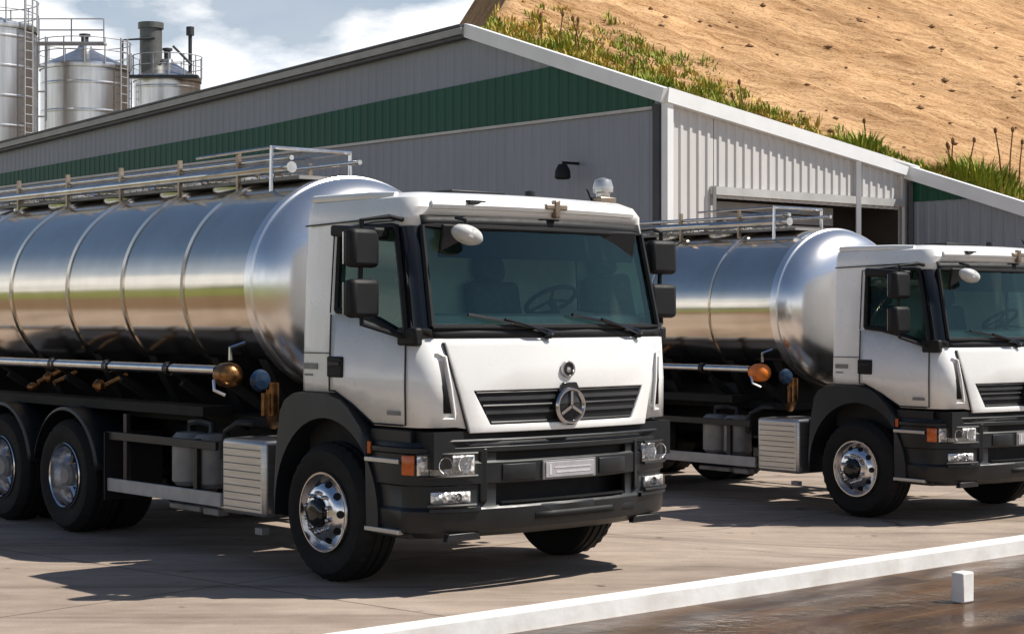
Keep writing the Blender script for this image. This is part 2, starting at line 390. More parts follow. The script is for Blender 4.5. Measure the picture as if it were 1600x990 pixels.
# front wall with a wide doorway
nB = F2
zB = lambda s: interp(topB, s)
def piece(a, b, lo, hi): return corrugated(PC, L2, a, b, lo, hi, .25, .032, nB)
q = piece(0.02, 1.33, lambda s: -.3, lambda s: zB(s)-.05)
for mb in (piece(1.35, 7.2, lambda s: 4.28, lambda s: zB(s)-.05), piece(7.22, 7.6, lambda s: -.3, lambda s: zB(s)-.05)):
    q.add(mb.v, mb.f)
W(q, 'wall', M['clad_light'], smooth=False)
def onB(s, z, o=0): p = PC + L2*s + nB*o; return Vector((p.x, p.y, z))
def onA(s, z, o=0): p = PC + BACK*s + nA*o; return Vector((p.x, p.y, z))
door = MB()
door.poly([onB(1.33, -.3, -1.2), onB(7.22, -.3, -1.2), onB(7.22, 4.3, -1.2), onB(1.33, 4.3, -1.2)])
door.poly([onB(1.33, -.3, -1.2), onB(1.33, 4.3, -1.2), onB(1.33, 4.3, 0), onB(1.33, -.3, 0)])
door.poly([onB(7.22, -.3, -1.2), onB(7.22, 4.3, -1.2), onB(7.22, 4.3, 0), onB(7.22, -.3, 0)])
door.poly([onB(1.33, 4.3, -1.2), onB(7.22, 4.3, -1.2), onB(7.22, 4.3, 0), onB(1.33, 4.3, 0)])
W(door, 'doorway', M['dark_door'], smooth=False)
fr = MB().beam(onB(1.2, 4.42, .07), onB(7.3, 4.42, .07), .06, .16).beam(onB(1.27, -.3, .09), onB(1.27, 4.5, .09), .12, .06, (1, 0, 0)).beam(onB(7.26, -.3, .09), onB(7.26, 4.34, .09), .12, .06, (1, 0, 0))
W(fr, 'door_frame', M['trim_pale'])
rd = MB()
for i in range(5): rd.beam(onB(1.4, 4.16-.2*i, -.25), onB(5.3, 4.16-.2*i, -.25), .03, .17)
W(rd, 'roller_door', simple('door_slats', (.30, .27, .24), (.2, .18, .16), .5, scale=2))
W(MB().beam(onB(5.72, -.3, .10), onB(5.72, zB(5.72)-.1, .10), .1, .1, (1, 0, 0)), 'downpipe', M['trim_white'])
W(MB().beam(onA(.17, -.3, .09), onA(.17, 6.0, .09), .12, .12, (1, 0, 0)), 'downpipe', M['trim_dark'])
W(MB().beam(onA(.0, -.3, .0) + nB*.05, onA(.0, 6.1, .0) + nB*.05, .16, .16, (F2.x, F2.y, 0)), 'corner_trim', M['trim_white'])
# roof edges
W(MB().beam(onA(5.72, 8.05, .22), onA(34, 6.92, .22), .16, .15), 'gutter', simple('gutter_grey', (.34, .33, .32), (.25, .25, .24), .5, scale=2))
W(MB().beam(onA(5.72, 8.16, .16), onA(34, 7.03, .16), .34, .05), 'flashing', M['trim_dark'])
W(MB().beam(onA(5.72, 7.93, .14), onA(34, 6.80, .14), .2, .06), 'flashing', M['trim_dark'])
W(MB().beam(onA(5.75, 8.07, .12), onA(-.12, 6.14, .12), .20, .28), 'fascia', M['trim_white'])
W(MB().beam(onB(-.10, 6.155, .09), onB(7.75, 5.10, .09), .17, .28), 'fascia', M['trim_white'])
rf = MB()
D2 = L2*11
def up(p, z): return Vector((p.x, p.y, z))
a0 = onA(34, 7.0, .2); a1 = onA(5.7, 8.12, .2); a2 = onA(0, 6.22, .2); b1 = onB(7.7, 5.2, .2)
rf.poly([a0, a1, up(a1 + D2, 5.6), up(a0 + D2, 5.6)])
rf.poly([a1, a2, b1, up(a1 + D2, 4.4)])
rf.poly([up(a1 + D2, 4.4), up(a1 + D2, 5.6), up(a0 + D2, 5.6), up(a0 + D2, 4)])
W(rf, 'roof', M['roof'], smooth=False)
# wall lamp
wl = MB().beam(onA(2.38, 5.02, .02), onA(2.38, 5.02, .45), .05, .05).lathe([(0, .14), (.09, .12), (.15, 0), (.16, -.14), (.12, -.17), (0, -.16)], onA(2.38, 4.86, .45), 'z', 20)
lo = wl; lo.v = [(x-onA(2.38,0,0).x, y-onA(2.38,0,0).y, z-4.8) for x, y, z in lo.v]
o = lo.build('wall_lamp', M['black']); o.location = onA(2.38, 4.8, 0); tag(o, 'dark round lamp on a bracket fixed to the shaded grey warehouse wall', 'wall lamp')
# annex
an = empty('annex', tuple(PB)); tag(an, 'low grey building with dark green upper band at the right of the pale wall', 'building')
nC = -L2
zC = lambda s: interp(topC, s)
WC = lambda mb, name, mat, **k: W(mb, name, mat, an, PB, **k)
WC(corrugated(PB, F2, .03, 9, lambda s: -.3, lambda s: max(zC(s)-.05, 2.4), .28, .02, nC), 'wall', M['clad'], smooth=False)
WC(corrugated(PB + nC*.03, F2, .12, 8.9, lambda s: min(4.46, zC(s)-.1), lambda s: zC(s)-.08, .28, .012, nC), 'green_band', M['green'], smooth=False)
def onC(s, z, o=0): p = PB + F2*s + nC*o; return Vector((p.x, p.y, z))
WC(MB().beam(onC(.02, 5.12, .12), onC(4.32, 3.74, .12), .20, .28).beam(onC(4.32, 3.74, .12), onC(9.1, 2.95, .12), .20, .28), 'fascia', M['trim_white'])
WC(MB().poly([onC(0, 5.2, .2), onC(4.32, 3.84, .2), up(onC(4.32, 0) + L2*9, 2.4), up(onC(0, 0) + L2*9, 3.6)]).poly([onC(4.32, 3.84, .2), onC(9.1, 3.05, .2), up(onC(9.1, 0) + L2*9, 2.0), up(onC(4.32, 0) + L2*9, 2.4)]), 'roof', M['roof'], smooth=False)
WC(MB().beam(onC(.1, -.3, .08), onC(.1, 4.9, .08), .1, .1, (1, 0, 0)), 'downpipe', M['trim_dark'])

# ------------------------------------------------------------------ silos
def silo_mat():
    m, nt, b = newmat('galvanised_silo_steel'); n, l = nt.nodes, nt.links
    f, v = noise_node(nt, 4, 6, (1, 1, .06)); c = ramp(nt, f, (.50, .48, .45), (.78, .76, .74), .3, .7)
    sp = n.new('ShaderNodeSeparateXYZ'); l.new(v, sp.inputs[0])
    l.new(c, b.inputs['Base Color']); b.inputs['Metallic'].default_value = .95; b.inputs['Roughness'].default_value = .3
    return m
M['silo'] = silo_mat()
M['silo_rail'] = simple('silo_railing', (.42, .42, .43), (.3, .3, .31), .5, scale=3)
def silo(x, y, r, zt, zc, label, ladder=1, stack=None, rail=True):
    t = empty('silo', (x, y, 0)); tag(t, label, 'silo', 'silos behind the warehouse roof')
    b = MB(); prof = [(r, -.3)]; z = 0
    while z < zt - .5: prof += [(r, z), (r, z+.02), (r*1.006, z+.06), (r*1.006, z+.12), (r, z+.14), (r, z+.16)]; z += 1.15
    prof += [(r, zt)]
    b.lathe(prof, (0, 0, 0), 'z', 56).build('drum', M['silo'], t)
    MB().lathe([(r*1.03, zt-.16), (r*1.04, zt-.02), (r*1.03, zt+.06), (r*.6, zt+(zc-zt)*.5), (r*.18, zc-.02), (r*.16, zc+.10), (0, zc+.12)], (0, 0, 0), 'z', 56).build('roof', M['silo'], t)
    MB().lathe([(.16, 0), (.16, .42), (.24, .42), (.24, .52), (0, .56)], (0, 0, zc+.1), 'z', 14).build('vent', M['trim_dark'], t)
    if rail:
        q = MB()
        for h in (.55, 1.05):
            q.tube([(r*1.05*math.cos(a*math.pi/18), r*1.05*math.sin(a*math.pi/18), zt+h) for a in range(37)], .022, 6)
        for a in range(14):
            c, s = math.cos(a*2*math.pi/14), math.sin(a*2*math.pi/14)
            q.tube([(r*1.05*c, r*1.05*s, zt), (r*1.05*c, r*1.05*s, zt+1.07)], .03, 6)
        q.build('railing', M['silo_rail'], t)
    if ladder:
        a = R(-25 if ladder > 0 else 205); q = MB(); px, py = (r+.22)*math.cos(a), (r+.22)*math.sin(a)
        tx, ty = -math.sin(a), math.cos(a)
        for sgn in (-1, 1): q.tube([(px+tx*.22*sgn, py+ty*.22*sgn, 0), (px+tx*.22*sgn, py+ty*.22*sgn, zt+1.1)], .035, 6)
        for i in range(int((zt+1)/.35)): q.tube([(px-tx*.22, py-ty*.22, .3+i*.35), (px+tx*.22, py+ty*.22, .3+i*.35)], .02, 5)
        q.build('ladder', M['silo_rail'], t)
    return t
silo(-20.55, 70, 1.93, 13.2, 13.75, 'largest pale steel silo cut off by the left edge of the photo', 1)
silo(-17.85, 75, 1.80, 12.35, 13.15, 'middle steel silo with a low cone roof and a dark vent on top', 1)
s3 = silo(-16.32, 85, 1.55, 13.2, 14.05, 'small rear silo with a fat chimney duct and thin mast on its roof', -1)
MB().lathe([(.52, -.9), (.52, 1.35), (.6, 1.35), (.6, 1.62), (.5, 1.62), (.5, 1.4), (0, 1.4)], (-.72, -.3, 14.2), 'z', 24).build('duct', simple('duct_grey', (.16, .165, .155), (.1, .1, .095), .5, .3, scale=3), s3)
MB().tube([(1.15, -.4, 12.0), (1.15, -.4, 15.3)], .09, 10).lathe([(0, 0), (.19, .02), (.19, .42), (0, .46)], (1.15, -.4, 15.2), 'z', 12).build('mast', M['trim_dark'], s3)
MB().obox((0, -1.62, 13.12), (3.5, .5, .12)).tube([(.5, -1.2, 14.6), (1.4, -1.4, 13.7)], .06, 8).tube([(-1.9, -1.1, 12), (-1.9, -1.1, 14.9), (-.4, -1.0, 15.0)], .07, 8).build('platform', M['trim_dark'], s3)
# small process tower between the silos
cw = empty('catwalk', (-19.05, 72, 0)); tag(cw, 'thin steel catwalk and uprights bridging the two left silos', 'catwalk')
q = MB()
for x in (-.35, .0, .35): q.tube([(x, 0, 0), (x, 0, 13.2)], .05, 6)
for z in (3, 5, 7, 9, 10, 11, 12): q.tube([(-.35, 0, z), (.35, 0, z)], .04, 6)
q.build('upright', M['silo_rail'], cw)
MB().obox((.6, .2, 12.95), (4.2, .6, .08)).tube([(-1.2, -.1, 13.9), (2.7, -.1, 13.9)], .03, 6).tube([(-1.2, -.1, 13.45), (2.7, -.1, 13.45)], .03, 6).tube([(-1.2,-.1,13),(-1.2,-.1,13.9)], .03, 6).tube([(.1,-.1,13),(.1,-.1,13.9)], .03, 6).tube([(1.4,-.1,13),(1.4,-.1,13.9)], .03, 6).tube([(2.7,-.1,13),(2.7,-.1,13.9)], .03, 6).build('walkway', M['silo_rail'], cw)

# ------------------------------------------------------------------ hill with a ploughed field
HX0, HX1, HY0, HY1 = -10, 62, 50, 140
def hill_plane(x, y): return 10.75 - .318*(x + 1.3) + .387*(y - 56)
def hill_z(x, y):
    x0 = -.95 + (y-56)*.0855 + .35*mnoise.noise((y*.25, 1.7, 0))
    if y < 56: z = hill_plane(x, 56) - (56-y)*2.3
    else: z = hill_plane(x, y)
    if x < x0: z -= (x0 - x)*1.9
    t = (x + .0)*-.53 + y*.85          # across the furrows
    if y >= 56 and x >= x0:
        z += .10*mnoise.noise((t*.55, x*.05, 2)) + .05*math.sin(t*2.4 + 1.5*mnoise.noise((x*.1, y*.1, 5))) + .22*mnoise.fractal((x*.8, y*.8, 3), 1, 2, 4) + .5*mnoise.noise((x*.09, y*.09, 8))
    return max(z, -.5)
def soil_material():
    m, nt, b = newmat('ploughed_sandy_soil'); n, l = nt.nodes, nt.links
    rz = -math.atan2(.63, 1)
    f, v = noise_node(nt, .8, 8, (.16, 1.8, 1), .62, (0, 0, rz)); c = ramp(nt, f, (.30, .17, .08), (.56, .375, .215), .32, .64)
    f2, _ = noise_node(nt, 4.5, 7, (.38, 1.7, 1), .72, (0, 0, rz)); c = mulcol(nt, c, ramp(nt, f2, (.42, .36, .3), (1.1, 1.08, 1.05), .32, .5))
    f3, _ = noise_node(nt, .18, 3); c = mulcol(nt, c, ramp(nt, f3, (.70, .66, .62), (1.10, 1.08, 1.05)))
    f6, _ = noise_node(nt, 9, 4); c = mulcol(nt, c, ramp(nt, f6, (.55, .48, .42), (1.05, 1.04, 1.02), .34, .46))
    l.new(c, b.inputs['Base Color']); b.inputs['Roughness'].default_value = .95; b.inputs['Specular IOR Level'].default_value = .1
    bump(nt, b, f2, .6, .16); return m
hx = [HX0 + i*.35 for i in range(int((HX1-HX0)/.35)+1)]; hy = [HY0 + i*.35 for i in range(int((HY1-HY0)/.35)+1)]
hill = MB().grid([[(x, y, hill_z(x, y)) for x in hx] for y in hy]).build('hill', soil_material(), angle=80)
hill['kind'] = 'structure'
def leaf_mat(name, a, b_):
    m, nt, b = newmat(name)
    oi = nt.nodes.new('ShaderNodeObjectInfo'); ge = nt.nodes.new('ShaderNodeNewGeometry')
    c = ramp(nt, ge.outputs['Random Per Island'], a, b_, .0, 1)
    nt.links.new(c, b.inputs['Base Color']); b.inputs['Roughness'].default_value = .7; b.inputs['Specular IOR Level'].default_value = .2
    return m
M['grass'] = leaf_mat('green_grass_blades', (.10, .17, .012), (.36, .36, .05))
M['dry'] = leaf_mat('dry_grass_blades', (.30, .22, .03), (.66, .46, .12))
M['stalk'] = leaf_mat('brown_stalks', (.12, .055, .02), (.26, .13, .05))
def blade(mb, p, h, w, lean, az):
    d = Vector((math.cos(az), math.sin(az), 0)); sd = Vector((-d.y, d.x, 0))*w/2; p = Vector(p)
    a, b = p - sd, p + sd; m0 = p + d*lean*.35 + Vector((0, 0, h*.6)); t = p + d*lean + Vector((0, 0, h))
    mb.add([a, b, m0 + sd*.8, m0 - sd*.8, t], [(0, 1, 2, 3), (3, 2, 4)])
def tuft(mb, x, y, r, h, n, w=.05):
    for i in range(n):
        a = random.uniform(0, 6.283); q = r*math.sqrt(random.random()); px, py = x+q*math.cos(a), y+q*math.sin(a)
        hh = h*random.uniform(.4, 1)*(1 - .45*q/r)
        blade(mb, (px, py, hill_z(px, py)-.05), hh, w*random.uniform(.6, 1.4), hh*random.uniform(.1, .75), a + random.uniform(-.6, .6))
green, dry = MB(), MB()
for i in range(2600):
    x = random.uniform(-1.5, 24); band = 5.5*math.exp(-((x-3.5)/5.0)**2) + .9
    y = 56.1 + abs(random.gauss(0, 1))*band*.62
    cl = mnoise.noise((x*.6, y*.6, 9)) + .35*math.exp(-((x-4)/4)**2)
    if cl < -.2: continue
    tuft(green if random.random() < .42 + .8*cl else dry, x, y, .35, random.uniform(.2, .6), 14, .06)
o = green.build('grass_verge', M['grass'], smooth=False); tag(o, 'green grass growing along the lower edge of the ploughed field', 'grass', kind='stuff')
o = dry.build('dry_grass', M['dry'], smooth=False); tag(o, 'yellowed dry grass mixed in along the edge of the ploughed field', 'grass', kind='stuff')
cl = MB()
for i in range(300):
    x = random.uniform(-1, 40); y = 56.3 + 50*random.random()**2.4; s = random.uniform(.03, .12)*(1 + (y-56)/80)
    z = hill_z(x, y); P = []
    for k in range(6):
        d = [(1,0,0),(-1,0,0),(0,1,0),(0,-1,0),(0,0,1),(0,0,-1)][k]; e = s*random.uniform(.6, 1.3)
        P.append((x+d[0]*e*1.4, y+d[1]*e, z+d[2]*e*.8+s*.3))
    cl.add(P, [(0,2,4),(2,1,4),(1,3,4),(3,0,4),(2,0,5),(1,2,5),(3,1,5),(0,3,5)])
o = cl.build('clods', simple('dark_soil_clods', (.22, .12, .05), (.12, .06, .025), .95, scale=3), smooth=False); tag(o, 'dark soil clods scattered over the ploughed field', 'clods', kind='stuff')
def clump(x, y, r, h, n, label, stalks=0):
    t = MB(); tuft(t, x, y, r, h, n, .07)
    z0 = hill_z(x, y); t.v = [(a-x, b-y, c-z0) for a, b, c in t.v]
    o = t.build('grass_clump', M['grass'], smooth=False); o.location = (x, y, z0)
    tag(o, label, 'grass clump', 'grass clumps at the field edge')
    if stalks:
        s = MB()
        for i in range(stalks):
            a = random.uniform(-.9, .9)*r; b = random.uniform(-.3, .3); hh = h*random.uniform(.9, 1.5); ln = random.uniform(-.25, .3)
            s.tube([(a, b, 0), (a+ln*.3, b, hh*.5), (a+ln, b, hh)], [.03, .025, .02], 5)
            s.lathe([(0, -.08), (.05, -.04), (.06, .06), (0, .14)], (a+ln, b, hh), 'z', 6)
        s.build('stalk', M['stalk'], o)
clump(11.0, 56.9, .85, 1.15, 340, 'dense green grass clump left of the tallest clump, standing alone at the field edge', 1)
clump(14.95, 57.0, 1.35, 1.25, 620, 'largest grass clump with tall brown stalks at the right end of the field', 7)
clump(4.6, 57.6, 1.0, .75, 260, 'low bright green grass clump amid dry yellow grass at the field edge', 1)
clump(7.2, 57.0, .8, .8, 220, 'thin grass clump with one dark seed head between two greener clumps', 2)
clump(1.6, 58.6, .7, .9, 160, 'small brownish grass clump near the top of the field edge above the gable', 4)

# far hedge behind the viewpoint, seen only mirrored in the steel and glass
hd = MB()
for ring_r in (150,):
    rows = []
    for j in range(5):
        rows.append([((ring_r + (3 if j in (1,2,3) else 0)*mnoise.noise((a*.9, j, 1)))*math.cos(R(180 + a*1.0)), 20 + ring_r*math.sin(R(180 + a*1.0)), j/4*(5.5 + 3.5*mnoise.noise((a*.35, 0, 4)))) for a in range(-15, 196)])
    hd.grid(rows)
o = hd.build('treeline', simple('treeline_leaves', (.035, .06, .015), (.015, .028, .008), .9, scale=.6, bmp=1, bdist=.6), angle=80); tag(o, 'dark distant treeline beyond the meadow', 'treeline', kind='stuff')
# ================================================================== tanker lorry
XR = -.42
#         z    Xc    Xe    Ye    X7   W
LV = [(1.15, 1.25, 1.16, .92, .95, 1.17), (1.50, 1.245, 1.15, .95, .95, 1.175), (1.82, 1.21, 1.11, 1.0, .94, 1.17), (1.90, 1.19, 1.085, 1.0, .92, 1.165),
      (2.25, 1.12, 1.01, .985, .85, 1.15), (2.62, 1.05, .93, .97, .76, 1.13), (2.70, 1.04, .91, .97, .74, 1.125), (2.76, 1.05, .92, .965, .73, 1.12), (2.83, 1.01, .88, .93, .69, 1.09), (2.87, .93, .80, .86, .62, 1.02), (2.885, .80, .68, .72, .52, .88)]
def lvl(z):
    for a, b in zip(LV, LV[1:]):
        if a[0] <= z <= b[0]:
            t = (z-a[0])/(b[0]-a[0]); return [p+(q-p)*t for p, q in zip(a, b)]
    return list(LV[0] if z < LV[0][0] else LV[-1])
def front_x(y, z):
    _, Xc, Xe, Ye, X7, Wd = lvl(z); y = abs(y)
    if y <= Ye: return Xe + (Xc-Xe)*(1-(y/Ye)**2)
    t = min(1, (y-Ye)/max(.01, Wd-Ye)); return Xe - (Xe-X7)*t*t
def half_ring(z, zs=None):
    """points of the right half plan, rear centre to front centre"""
    _, Xc, Xe, Ye, X7, Wd = lvl(z)
    P = [(XR, 0), (XR, -.6), (XR, -Wd+.10), (XR+.03, -Wd+.03), (XR+.10, -Wd), (0, -Wd), (.08, -Wd), (.3, -Wd), (.55, -Wd), (X7-.06, -Wd)]
    c = (Xe+.005, -Wd+.005); a = (X7, -Wd); e = (Xe, -Ye)
    for t in (0, .25, .5, .75, 1): P.append(tuple((1-t)**2*a[i] + 2*t*(1-t)*c[i] + t*t*e[i] for i in (0, 1)))
    for q in (.75, .5, .25, 0): y = Ye*q; P.append((Xe + (Xc-Xe)*(1-q*q), -y))
    return P
NK = len(half_ring(1.5))       # 19: 0-9 side, 9 window front, 10-14 corner, 14-18 front
def kz(level, k):
    if level == 0: return [1.41]*7 + [1.32, 1.19] + [1.19]*6 + [1.15]*4
    if level == 1: return [1.5]*NK
    if level == 2: return [2.02]*7 + [2.00, 1.95, 1.84] + [1.82]*(NK-10)
    if level == 3: return [2.10]*7 + [2.08, 2.05, 1.98] + [1.90]*(NK-10)
    if level == 4: return [2.35]*10 + [2.25]*(NK-10)
    return [LV[level][0]]*NK
LR = []
for i in range(len(LV)):
    zz = kz(i, 0); LR.append([(*half_ring(zz[k])[k], zz[k]) for k in range(NK)])
def full(row): return row + [(x, -y, z) for x, y, z in reversed(row[1:-1])]
def shell_pt(row, k, off=0):
    return row[k]
def make_truck():
    T = empty('tanker_truck', (0, 0, 0))
    # ---- cab shell without window openings
    mb = MB(); rows = [full(r) for r in LR]; nc = len(rows[0]); mb.v = [p for r in rows for p in r]
    win_side = lambda k: 6 <= k <= 9; pil = lambda k: 10 <= k <= 12; ws = lambda k: 13 <= k <= 17
    def kk(c): return c if c < NK-1 else nc-1-c          # column (face c..c+1) mirrored to the right half
    cells = {'shell': [], 'pillar': [], 'side': [], 'screen': [], 'cowl': []}
    for i in range(len(rows)-1):
        for c in range(nc):
            f = (i*nc+c, i*nc+(c+1) % nc, (i+1)*nc+(c+1) % nc, (i+1)*nc+c); k = kk(c)
            if 2 <= i <= 4 and win_side(k): key = 'side'
            elif 2 <= i <= 4 and pil(k): key = 'pillar'
            elif i == 2 and ws(k): key = 'cowl'
            elif 3 <= i <= 4 and ws(k): key = 'screen'
            elif i == 5 and ws(k): key = 'cowl'
            else: key = 'shell'
            cells[key].append((f, c < NK-1))
    def sub(keys, side=None, inset=0):
        m2 = MB(); idx = {}
        for key in keys:
            for f, right in cells[key]:
                if side is not None and right != side: continue
                g = []
                for v in f:
                    if v not in idx:
                        x, y, z = mb.v[v]
                        if inset: 
                            n = Vector((x-.3, y, 0)).normalized(); x -= n.x*inset; y -= n.y*inset
                        idx[v] = len(m2.v); m2.v.append((x, y, z))
                    g.append(idx[v])
                m2.f.append(tuple(g))
        return m2
    sh = sub(['shell'])
    top = rows[-1]; sh.poly([(x, y, z) for x, y, z in top])
    cab = sh.build('cab_body', M['white'], T, weld=True, angle=32)
    cab.modifiers.new('solid', 'SOLIDIFY').thickness = .03; cab.modifiers['solid'].offset = -1
    for s in (True, False):
        sub(['pillar'], s, -.006).build('pillar', M['gloss_black'], T, solid=.05)
        sub(['side'], s, .012).build('side_window', M['side_glass'], T)
    sub(['screen'], None, .01).build('windshield', M['glass'], T)
    sub(['cowl'], None, -.004).build('cowl', M['black'], T, solid=.03)
    # window seals
    for sg in (1, -1):
        loop = [(x, sg*y, z) for x, y, z in [LR[2][6], LR[2][7], LR[2][8], LR[2][9], LR[2][10], LR[3][10], LR[4][10], LR[5][10], LR[5][9], LR[5][8], LR[5][7], LR[5][6], LR[4][6], LR[3][6], LR[2][6]]]
        MB().tube([(x, y*1.004, z) for x, y, z in loop], .026, 6, cap=False).build('window_seal', M['black'], T)
    ed = [LR[i][13] for i in (3, 4, 5)]
    g = [(x+.004, y, z) for x, y, z in ed] + [(front_x(y, 2.62)+.004, y, 2.62) for y in (-.93, -.5, 0, .5, .93)] + [(x+.004, -y, z) for x, y, z in reversed(ed)] + [(front_x(y, 1.9)+.004, y, 1.9) for y in (.95, .5, 0, -.5, -.95)] + [(ed[0][0]+.004, ed[0][1], ed[0][2])]
    MB().tube(g, .022, 6, cap=False).build('windshield_seal', M['black'], T)
    # doors: a panel standing a little proud of the side, with dark shut lines
    for sg in (1, -1):
        W1 = 1.17
        ko = [5, 6, 7, 8, 9, 10]
        rws = []
        for i in (0, 1, 2):
            row = []
            for k in ko:
                x, y, z = LR[i][k]; x = min(x, .93) if k == 10 else x
                z += {0: .012, 2: -.03}.get(i, 0)
                row.append((x + (.012 if k == 5 else 0), sg*(y - .010), z))
            rws.append(row)
        d = MB().grid(rws).build('door', M['white'], T, solid=.015)
        p = [(x, y*1.0015, z) for x, y, z in [rws[2][0], rws[1][0], rws[0][0]] + rws[0][1:] + [rws[1][-1], rws[2][-1]]]
        MB().tube(p, .007, 5, cap=False).build('shut_line', M['plastic'], d)
        MB().tube([(0.012, sg*-(-1.176), 2.0) if False else (0.012, -sg*1.176, 2.0), (.012, -sg*1.14, 2.62), (.5, -sg*1.138, 2.66), (.74, -sg*1.132, 2.66)], .006, 5, cap=False).build('shut_line', M['plastic'], d)
        h = MB().obox((.09, -sg*1.185, 1.60), (.19, .03, .155)).build('door_handle', M['black'], d, bevel=.012)
        MB().obox((.09, -sg*1.203, 1.625), (.15, .012, .03)).build('handle_lever', M['plastic'], d, bevel=.004)
        MB().obox((.80, -sg*1.186, 1.285), (.15, .012, .028)).build('badge', M['grey_metal'], d)
        b = MB().obox((-.24, -sg*1.176, 1.60), (.17, .012, .045)).obox((-.27, -sg*1.176, 1.535), (.10, .010, .014)).build('badge', M['grey_metal'], T)
        MB().beam((-.36, -sg*1.176, 1.70), (.0, -sg*1.176, 1.70), .006, .008).build('shut_line', M['plastic'], T)
        MB().beam((-.36, -sg*1.142, 2.66), (.66, -sg*1.135, 2.685), .006, .012).build('shut_line', M['plastic'], T)
    # ---- sculpted roof front and roof rim
    MB().tube([(front_x(y, 2.78)+.0, y, 2.775) for y in [(-.95+.1*i) for i in range(20)]], .035, 8).build('roof_edge', M['white'], T)
    for sg in (1, -1): MB().tube([(XR+.06, -1.06*sg, 2.865), (.35, -1.06*sg, 2.86), (.62, -1.03*sg, 2.85)], .03, 8).build('roof_gutter', M['white'], T)
    MB().obox((front_x(-.62, 2.80)+.02, -.62, 2.80), (.05, .16, .035), (0, 0, .08)).build('roof_marker', M['plastic'], T, bevel=.006)
    q = MB().obox((front_x(.06, 2.78)+.03, .06, 2.775), (.05, .05, .13)).obox((front_x(.06, 2.78)+.028, .06, 2.79), (.04, .20, .04)).build('roof_emblem', M['brown_steel'], T, bevel=.008)
    # ---- white front panel with a grille opening
    off = .022
    def fp(y, z): return (front_x(y, z)+off, y, z)
    zz = [1.145, 1.20, 1.33, 1.445, 1.62, 1.76, 1.795]
    def edge(z): return .83 + (1.0-.83)*(z-1.145)/(.65)
    def gedge(z): return .67 + (.80-.67)*(z-1.20)/.245
    fpan = MB()
    R_ = []
    for z in zz:
        e, ge = edge(z), gedge(z); R_.append([fp(y, z) for y in (-e, -(e+ge)/2 - .0, -ge, -.45, -.2, 0, .2, .45, ge, (e+ge)/2, e)])
    nc2 = 11
    fpan.v = [p for r in R_ for p in r]
    for i in range(len(zz)-1):
        for c in range(nc2-1):
            if i in (1, 2) and 2 <= c <= 7: continue
            fpan.f.append((i*nc2+c, i*nc2+c+1, (i+1)*nc2+c+1, (i+1)*nc2+c))
    pan = fpan.build('front_panel', M['white'], T, solid=.03, bevel=.006)
    for sg in (1, -1):   # dark joint beside the panel and the air slot on the corner
        MB().tube([(front_x(sg*(edge(z)+.008), z)+.006, sg*(edge(z)+.008), z) for z in (1.16, 1.4, 1.6, 1.79)], .006, 5).build('panel_joint', M['plastic'], T)
        sl = MB()
        pts = []
        for z, yc in ((1.29, 1.0), (1.48, 1.03), (1.66, 1.055)):
            pts.append([(front_x(y, z)+.02, sg*y, z) for y in (yc-.03, yc+.02, yc+.07)])
        sl.grid(pts).build('air_slot', M['black'], T, solid=.02)
        fl = MB()
        pts = []
        for z, yc in ((1.25, 1.04), (1.25, .945), (1.29, .945), (1.48, .972), (1.69, 1.0), (1.71, 1.05), (1.71, 1.12)):
            pts.append((front_x(yc, z)+.016, sg*yc, z))
        fl.tube(pts, .012, 6).build('slot_trim', M['white'], T)
    gr = MB().grid([[(front_x(y, z)+.004, y, z) for y in [(-.82+.164*i) for i in range(11)]] for z in (1.17, 1.33, 1.47)]).build('grille', M['black'], T)
    for z, h in ((1.285, .035), (1.385, .04)):
        w = gedge(z)-.01; ys_ = [-w + 2*w*i/12 for i in range(13)]
        MB().grid([[(front_x(y, zq)+o_, y, zq) for y in ys_] for zq, o_ in ((z-h/2+.006, .004), (z-h/2+.008, .018), (z+h/2-.008, .018), (z+h/2-.006, .004))]).build('slat', M['slat'], gr)
    for zq in (1.215, 1.43, 1.335): 
        w = gedge(zq)-.02
        MB().tube([(front_x(y, zq)+.006, y, zq) for y in [-w+2*w*i/8 for i in range(9)]], .010, 6).build('slat', M['plastic'], gr)
    xg = front_x(0, 1.3)+.02
    em = MB().lathe([(0, .03), (.12, .03), (.135, .02), (.14, -.03)], (xg, 0, 1.315), 'x', 32).build('emblem', M['gloss_black'], gr)
    e2 = MB().lathe([(.108, .03), (.118, .045), (.13, .045), (.14, .03)], (xg, 0, 1.315), 'x', 36)
    for a in (90, 210, 330): e2.beam((xg+.038, 0, 1.315), (xg+.038, .11*math.cos(R(a)), 1.315+.11*math.sin(R(a))), .022, .016, (1, 0, 0))
    e2.build('emblem_star', M['chrome'], em)
    e3 = MB().prism([(xg+.0, -.10, 1.42), (xg, .10, 1.42), (xg, .06, 1.49), (xg, -.06, 1.49)], (.03, 0, 0)).build('emblem_shield', M['gloss_black'], gr, bevel=.006)
    xb = front_x(0, 1.58)+.024
    bd = MB().lathe([(0, .012), (.05, .012), (.058, 0)], (xb, 0, 1.585), 'x', 28).build('hood_badge', M['plastic'], T)
    MB().lathe([(.046, .010), (.05, .02), (.06, .02), (.064, .004)], (xb, 0, 1.585), 'x', 30).lathe([(0, .02), (.02, .018), (.022, .01)], (xb, 0, 1.58), 'x', 16).build('badge_ring', M['chrome'], bd)
